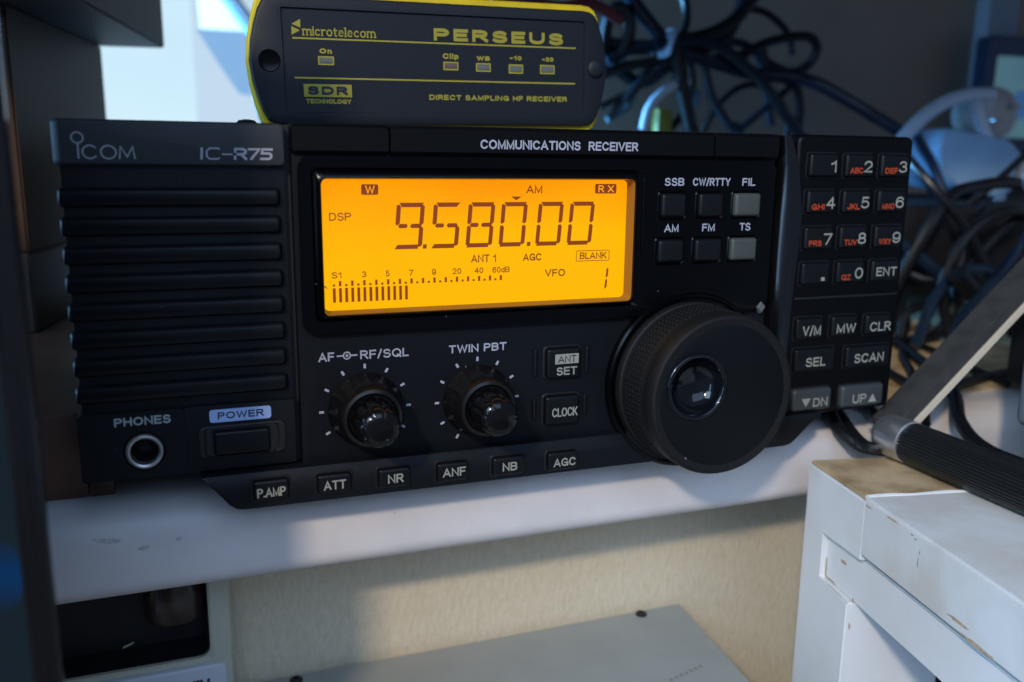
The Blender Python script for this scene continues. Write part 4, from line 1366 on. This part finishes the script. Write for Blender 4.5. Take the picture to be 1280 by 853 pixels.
# --- square keys between knobs and dial
def label_key(name, x0, x1, z0, z1, yb, yf, m, letters, lm='cream', r=.8, bev=.8, parent=None, surround=True):
    bm = NB()
    rbox(bm, x0, x1, z0, z1, yb, yf, r, bev)
    b = obj(name, bm, M[m], parent or R)
    if surround:
        bm = NB()
        rframe(bm, (x0 - .75, x1 + .75, z0 - .7, z1 + .7), (x0 - .02, x1 + .02, z0 - .02, z1 + .02), [(0, yb + .0), (.35, yb - .35), (.7, yb - .35), (1, yb + .3)], r + .6, r)
        obj('surround', bm, M['well'], b)
    if letters:
        bm = NB()
        for s, a0, a1, c0, c1, w in letters:
            text(bm, s, a0, a1, c0, c1, yf - .05, w)
        obj('lettering', bm, M[lm], b, smooth=False)
    return b


b = label_key('function_key', -2.6, 7.4, 27.3, 35.7, 0, -1.8, 'key', [('SET', .1, 6.3, 28.2, 30.5, .42)])
bm = NB()
plate(bm, -.4, 6.75, 31.4, 34.2, -1.85, .2)
kl = obj('key_label', bm, M['cream'], b, smooth=False)
bm = NB()
text(bm, 'ANT', .5, 6.0, 31.8, 33.75, -1.89, .3)
obj('reversed_lettering', bm, M['darkprint'], b, smooth=False)
label_key('function_key', -2.8, 7.4, 13.8, 22.1, 0, -1.8, 'key', [('CLOCK', -1.0, 6.8, 16.2, 18.8, .40)])
bm = NB()
for x, z0, z1 in ((-5.7, 28.0, 35.5), (9.95, 28.0, 35.6), (-5.8, 15.8, 21.6), (9.6, 15.8, 21.8)):
    rbox(bm, x - .45, x + .45, z0, z1, .1, -.8, .45, .35)
obj('guide_rib', bm, M['panel'], fp)

# --- chin strip with its six keys
bm = NB()
poly = [(-94.2, 9.9), (-87.8, 1.5), (-86.2, .3), (-84.5, .0), (78.0, -.6), (80.6, -.2), (82.2, .8), (89.6, 8.2), (90.5, 9.6)]
L = []
cxm, czm = 0, 5
for y, ins_ in ((10, 0), (-1.6, 0), (-2.3, .25), (-2.6, .7)):
    L.append([(x - math.copysign(ins_, x) if abs(x) > 80 else x, y, z + (ins_ if z < 5 else -ins_)) for x, z in poly])
loft(bm, L, cap0=True)
ch = obj('lower_strip', bm, M['panel'], R)
for s, x0, x1, z0, a0, a1, lz, lm in (('P.AMP', -82.3, -73.3, 2.5, -81.3, -74.3, 3.5, 'cream'), ('ATT', -66.6, -57.6, 2.2, -64.9, -59.2, 3.45, 'cream'),
                                  ('NR', -50.9, -42.0, 1.9, -48.3, -44.1, 3.3, 'cream'), ('ANF', -35.0, -26.1, 1.7, -33.4, -27.0, 3.2, 'cream'),
                                  ('NB', -19.2, -9.7, 1.5, -16.4, -12.1, 2.9, 'cream'), ('AGC', -2.9, 6.4, 1.2, -1.2, 5.6, 2.35, 'cream')):
    label_key('function_key', x0 + .2, x1 - .2, z0 + .1, z0 + 5.3, -2.5, -4.1, 'key', [(s, a0, a1, lz, lz + 2.45, .44)], r=.7, bev=.8)

# --- keypad module
bm = NB()
L = []
base = [(79.3, 120.5)]
rbox(bm, 77.0, 120.6, 8.4, 95.0, 9, -.3, 2.2, 1.2)
kp = obj('keypad_panel', bm, M['keypad'], R)
# curved flank between display housing and keypad
bm = NB()
L = []
for z, xo in ((94.6, -4.5), (86, -1.2), (72, 1.2), (60, .8), (48, 0), (30, -.6), (9.2, -1.2)):
    row = []
    for k in range(11):
        t = k / 10
        x = 70.0 + (78.4 + xo - 70.0) * t
        y = 4.4 - 7.6 * min(t, .66) - 1.1 * max(0, t - .66) + .35 * math.sin(t * 9)
        row.append((x, y, z))
    row.append((79.4 + xo, .6, z))
    L.append(row)
loft(bm, L, cap1=False, closed=False)
obj('keypad_flank', bm, M['flank'], R)
bm = NB()
rbox(bm, 79.6, 119.2, 45.6, 46.3, 0, -.55, .2, .15)
obj('keypad_groove', bm, M['well'], kp)
KX = ((80.4, 91.2), (93.6, 104.4), (107.0, 118.2))
KZ = (82.6, 71.8, 60.9, 50.1)
digits = (('1', '2', '3'), ('4', '5', '6'), ('7', '8', '9'), ('.', '0', 'ENT'))
small = (('', 'ABC', 'DEF'), ('GHI', 'JKL', 'MNO'), ('PRS', 'TUV', 'WXY'), ('', 'QZ', ''))
for r_i in range(4):
    for c_i in range(3):
        x0, x1 = KX[c_i]
        z0 = KZ[r_i]
        c = digits[r_i][c_i]
        if c == '.':
            lt = [('.', x0 + 7.2, x0 + 8.6, z0 + 1.3, z0 + 2.5, 1.1)]
        elif c == 'ENT':
            lt = [('ENT', 108.8, 116.9, z0 + 2.0, z0 + 4.8, .48)]
        else:
            dx0 = {0: 7.0, 1: 6.8, 2: 6.9}[c_i]
            wd = 2.2 if c == '1' else 3.15
            lt = [(c, x0 + dx0 + (0.6 if c == '1' else 0), x0 + dx0 + wd + (.4 if c == '1' else 0), z0 + 1.5, z0 + 5.0, .52)]
        b = label_key('number_key', x0 + .3, x1 - .3, z0 + .2, z0 + 6.9, 0, -1.9, 'key', lt, r=.6, bev=.9)
        if small[r_i][c_i]:
            bm = NB()
            text(bm, small[r_i][c_i], x0 + 1.7, x0 + (6.5 if c_i == 1 or c_i == 2 else 6.4) - (1.2 if small[r_i][c_i] == 'QZ' else 0), z0 + 1.2, z0 + 2.95, -1.94, .33)
            obj('small_lettering', bm, M['orange'], b, smooth=False)
for s, x0, x1, z0, z1, a0, a1, c0, c1, m in (('V/M', 80.0, 90.3, 33.2, 39.9, 82.3, 89.2, 34.5, 37.5, 'key'), ('MW', 93.5, 103.5, 33.3, 39.9, 95.3, 102.7, 34.6, 37.5, 'key'),
                                         ('CLR', 106.8, 117.0, 33.3, 39.7, 108.3, 116.7, 34.4, 37.4, 'key'), ('SEL', 80.3, 96.0, 22.9, 30.1, 84.4, 92.0, 24.5, 27.4, 'key'),
                                         ('SCAN', 100.1, 117.8, 22.8, 29.7, 103.2, 115.0, 24.4, 27.4, 'key')):
    label_key('memory_key', x0 + .2, x1 - .2, z0, z1, 0, -1.9, m, [(s, a0, a1, c0, c1, .5)], r=.7, bev=.9)
b = label_key('memory_key', 80.6, 95.5, 10.1, 17.3, 0, -2.2, 'slatekey', [('DN', 88.2, 93.8, 11.4, 14.3, .48)], r=1.2, bev=1.1)
bm = NB()
sheet(bm, [(83.7, -2.26, 14.3), (87.2, -2.26, 14.3), (85.45, -2.26, 11.6)])
obj('arrow', bm, M['cream'], b, smooth=False)
b['label'] = 'slate grey down key'
b = label_key('memory_key', 99.5, 116.3, 9.8, 17.0, 0, -2.2, 'slatekey', [('UP', 103.7, 109.2, 11.1, 14.1, .48)], r=1.2, bev=1.1)
bm = NB()
sheet(bm, [(110.0, -2.26, 11.1), (113.4, -2.26, 11.1), (111.7, -2.26, 13.9)])
obj('arrow', bm, M['cream'], b, smooth=False)
b['label'] = 'slate grey up key'

# --- brand and model lettering on the band
bm = NB()
yb_ = -.26
L = [[(-115.25 + r * math.cos(2 * PI * k / 28), yb_, 90.45 + r * math.sin(2 * PI * k / 28)) for k in range(28)] for r in (1.32, 1.02)]
loft(bm, L, cap1=False)
sheet(bm, [(-115.42, yb_, 85.95), (-115.08, yb_, 85.95), (-115.08, yb_, 89.2), (-115.42, yb_, 89.2)])


def plc(x, z, i):
    return Vector((x, yb_ - .005 * i, z)) * MM


ribbon(bm, [(-112.9 + a, 87.4 + b) for a, b in AR(0, 0, 1.5, 1.42, 42, 318, 18)], .30, plc, 0)
ribbon(bm, [(-109.15 + a, 87.4 + b) for a, b in AR(0, 0, 1.55, 1.42, 0, 360, 26)], .30, plc, 0)
ribbon(bm, [(-106.95, 86.1), (-106.65, 88.7), (-105.35, 86.4), (-104.1, 88.7), (-103.8, 86.1)], .30, plc, 0)
obj('lettering', bm, M['greyprint'], bb_, smooth=False)
bm = NB()
# model lettering: thin IC, wide bold R75
zz0, zz1 = 86.0, 88.75


def mdl(pl, w, x0, wd):
    ribbon(bm, [(x0 + a * wd + .06 * b * 2.7, zz0 + w / 2 + b * (zz1 - zz0 - w)) for a, b in pl], w, plc, mdl.i)
    mdl.i += 1


mdl.i = 1
mdl([(0, 0), (0, 1)], .52, -89.6, 1)
mdl([(1, .93), (.9, 1), (.25, 1), (0, .75), (0, .25), (.25, 0), (.9, 0), (1, .07)], .34, -88.5, 2.7)
mdl([(0, .45), (1, .45)], .3, -85.0, 2.1)
mdl([(0, 0), (0, 1), (.75, 1), (1, .86), (1, .6), (.75, .46), (0, .46)], .55, -82.2, 2.3)
mdl([(.55, .46), (1.05, 0)], .55, -82.2, 2.3)
mdl([(0, 1), (1, 1), (.25, 0)], .55, -79.1, 2.3)
mdl([(1, 1), (.1, 1), (.05, .58), (.75, .58), (.98, .45), (.98, .15), (.75, 0), (0, 0)], .55, -76.3, 2.3)
obj('model_lettering', bm, M['white'], bb_, smooth=False)

# --- tuning dial
dx, dz = 42.2, 23.6
bm = NB()
lathe(bm, dx, dz, [(26.2, .1), (26.2, -2.3), (25.7, -2.9), (25.0, -2.9), (24.6, -2.4), (24.4, -.5), (10, -.4)], n=96, cap=True)
obj('dial_surround', bm, M['gloss'], R)
bm = NB()
lathe(bm, dx, dz, [(23.6, -.6), (23.7, -3.4), (23.4, -4.0), (23.0, -4.2), (22.7, -5.0), (22.75, -14.6), (22.5, -15.2), (22.5, -16.2), (22.75, -16.8), (22.75, -19.6), (22.3, -20.6), (21.6, -20.9), (20.8, -20.8), (19.5, -20.45), (19.4, -12)], n=120, cap=False)
dl = obj('tuning_dial', bm, M['rubber'], R, angle=.5)
# knurled pads round the grip
bm = NB()
for row in range(5):
    y0 = -6.0 - row * 1.75
    for k in range(96):
        a0 = 2 * PI * (k + .18) / 96
        a1 = 2 * PI * (k + .82) / 96
        q0 = []
        q1 = []
        for a, y in ((a0, y0), (a1, y0), (a1, y0 - 1.15), (a0, y0 - 1.15)):
            q0.append((dx + 22.7 * math.cos(a), y, dz + 22.7 * math.sin(a)))
        am, ym = (a0 + a1) / 2, y0 - .57
        for a, y in ((a0, y0), (a1, y0), (a1, y0 - 1.15), (a0, y0 - 1.15)):
            a_, y_ = am + (a - am) * .75, ym + (y - ym) * .8
            q1.append((dx + 23.15 * math.cos(a_), y_, dz + 23.15 * math.sin(a_)))
        loft(bm, [q0, q1])
obj('knurling', bm, M['rubber'], dl, smooth=False)
bm = NB()
fx, fz = 33.5, 26.9
# face with a round hole for the finger dimple
n = 96
outer = [(dx + 20.0 * math.cos(2 * PI * k / n), -20.52, dz + 20.0 * math.sin(2 * PI * k / n)) for k in range(n)]
outer2 = [(dx + 19.4 * math.cos(2 * PI * k / n), -20.75, dz + 19.4 * math.sin(2 * PI * k / n)) for k in range(n)]
hole = []
for (x, y, z) in outer2:
    a = math.atan2(z - fz, x - fx)
    hole.append((fx + 9.3 * math.cos(a), -20.75, fz + 9.3 * math.sin(a)))
loft(bm, [outer, outer2, hole], cap1=False)
obj('dial_face', bm, M['dialface'], dl)
bm = NB()
lathe(bm, fx, fz, [(9.5, -20.7), (9.3, -21.2), (8.8, -21.45), (8.2, -21.2), (7.8, -20.2), (7.4, -19.2), (6.6, -18.0), (5.6, -17.0), (4.4, -16.3), (3.0, -15.8), (1.5, -15.55), (.2, -15.5)], n=56)
obj('finger_dimple', bm, M['dialgloss'], dl, angle=1.2)
# little chamfered corner stop beside the dial
bm = NB()
b2 = [(64.2, 44.4), (66.0, 46.4), (67.9, 44.4), (66.0, 42.3)]
loft(bm, [[(x, y, z) for x, z in b2] for y in (0, -2.0)] + [[(66 + (x - 66) * .7, -2.6 + (z - 44.4) * .12, 44.4 + (z - 44.4) * .7) for x, z in b2]])
obj('corner_stop', bm, mat('satin_grey_plastic', (0.10, 0.10, 0.105), .35), hs, smooth=False)

# ================================================================== SMALL SDR RECEIVER ON TOP
S = thing('small_receiver', (-20, 42, 114), 'small black receiver box with yellow gasket and yellow print on top of the radio', 'sdr receiver')
half = [(0, 17.4), (46, 17.4), (48.6, 17.1), (50.4, 16.0), (51.6, 13.9), (52.9, 10), (54.0, 5.5), (54.6, 0)]
sil = half + [(x, -z) for x, z in half[-2::-1]]
sil = sil + [(-x, z) for x, z in sil[-2:0:-1]]
inner = rr(-45.6, 46.6, -14.0, 14.2, .5, 0, 2)
inner = [(x, z) for x, y, z in inner]
angs = sorted({round(math.atan2(z, x), 5) for x, z in sil} | {round(math.atan2(z, x), 5) for x, z in inner} | {round(-PI + 2 * PI * k / 60, 5) for k in range(60)})


oS = [ray(sil, a) for a in angs]
iS = [ray(inner, a) for a in angs]
OX, OY, OZ = -20, 42, 114


def lp3(pts, y, grow=0.0, kx=1.0):
    out = []
    for x, z in pts:
        r = math.hypot(x, z)
        out.append((OX + x + grow * kx * (1 if x > 50 else -1 if x < -50 else x / 50), OY + y, OZ + z + grow * (1 if z > 15 else -1 if z < -15 else z / 15)))
    return out


bm = NB()
loft(bm, [lp3(oS, 5), lp3(oS, .9), lp3(oS, .25, -.35), lp3(oS, 0, -.9), lp3(iS, 0), lp3(iS, .7, -.2)], cap1=False)
fb = obj('front_bezel', bm, M['sdr'], S, angle=.5)
bm = NB()
loft(bm, [lp3(iS, .7)], cap1=True)
lab = obj('front_label', bm, M['sdrlabel'], S, smooth=False)
bm = NB()
loft(bm, [lp3(oS, 7.2, 2.0, .3), lp3(oS, 3.0, 2.0, .3), lp3(oS, 2.2, 1.5, .15)], cap0=True)
obj('gasket', bm, M['yellow'], S)
bm = NB()
loft(bm, [[(OX + (x - OX) * .83, y, z) for x, y, z in lp3(oS, d_, -1)] for d_ in (125, 7.0)], cap0=True)
obj('housing', bm, M['case'], S)
for x in (-40, 40):
    for y in (18, 115):
        bm = NB()
        tube(bm, [(OX + x, OY + y, OZ - 16.0), (OX + x, OY + y, OZ - 19.6)], 4, raw=True, n=16)
        obj('foot', bm, M['black'], S)


def sx_(x, z):
    """measured panel point -> upright SDR coordinates"""
    return (x, z - 0.0192 * (x + 20))


yt = OY + .64
bm = NB()


def T2(s, x0, x1, z0, z1, w, **kw):
    mid = .0192 * ((x0 + x1) / 2 + 20)
    text(bm, s, x0, x1, z0 - mid, z1 - mid, yt, w, **kw)


T2('PERSEUS', -21.9, 19.5, 121.3, 124.75, .95)
T2('microtelecom', -59.8, -39.2, 120.35, 122.95, .36, serif=True)
for x0, x1, z in ((-62.7, 23.8, 120.2), (-62.6, 23.7, 109.55)):
    sheet(bm, [(x0, yt, z - .22), (x1, yt, z - .22), (x1, yt, z + .22), (x0, yt, z + .22)])
T2('On', -55.4, -51.9, 115.6, 117.0, .42)
T2('Clip', -19.3, -14.4, 115.9, 117.5, .44)
T2('WB', -8.7, -4.5, 115.9, 117.2, .42)
T2('-10', 1.9, 5.7, 116.5, 117.8, .42)
T2('-20', 12.5, 16.3, 116.6, 117.9, .42)
T2('TECHNOLOGY', -59.8, -47.0, 101.9, 103.2, .34)
T2('DIRECT SAMPLING HF RECEIVER', -23.7, 20.9, 104.4, 105.9, .36)
plate(bm, -60.3, -46.7, 104.4, 107.9, yt, .1)
x_ = -62.7
sheet(bm, [(x_, yt, 123.9), (x_ + 2.4, yt, 125.3), (x_ + 2.4, yt, 123.0)])
sheet(bm, [(x_ - .1, yt, 121.0), (x_ - .1, yt, 123.3), (x_ + 2.2, yt, 122.3)])
LEDS = ((-55.9, -51.4, 112.5, 114.9), (-19.2, -14.5, 112.7, 115.1), (-9.0, -4.3, 112.7, 115.2), (1.5, 6.2, 112.6, 115.3), (11.8, 16.7, 112.9, 115.6))
for x0, x1, z0, z1 in LEDS:
    m_ = .0192 * ((x0 + x1) / 2 + 20)
    outline(bm, x0, x1, z0 - m_, z1 - m_, yt, .42, .1)
obj('lettering', bm, M['yprint'], lab, smooth=False)
for i, (x0, x1, z0, z1) in enumerate(LEDS):
    m_ = .0192 * ((x0 + x1) / 2 + 20)
    bm = NB()
    rbox(bm, x0 + .5, x1 - .5, z0 - m_ + .5, z1 - m_ - .5, OY + .75, OY + .5, .1, .1)
    obj('indicator_light', bm, M['ledred' if i == 1 else 'led'], S)
bm = NB()
text(bm, 'SDR', -59.2, -47.9, 104.95 + .62, 107.35 + .62, yt - .04, .72)
o = obj('reversed_lettering', bm, M['darkprint'], lab, smooth=False)
# the plate sits .62 lower at this x, keep the letters on it
o.location.z -= .62 * MM
bm = NB()
lathe(bm, -69.3, 113.9, [(3.1, OY + .05), (2.8, OY - .2), (2.4, OY - .12), (2.2, OY - .06), (.2, OY - .05)], n=32)
obj('screw_hole', bm, M['gloss'], fb)
bm = NB()
lathe(bm, 30.4, 114.2, [(2.9, OY + .1), (2.8, OY - .5), (2.2, OY - .9), (1.1, OY - 1.15), (.1, OY - 1.2)], n=32)
obj('screw_cap', bm, M['sdr'], fb, angle=1.2)
S.rotation_euler = (0, -0.0192, 0)
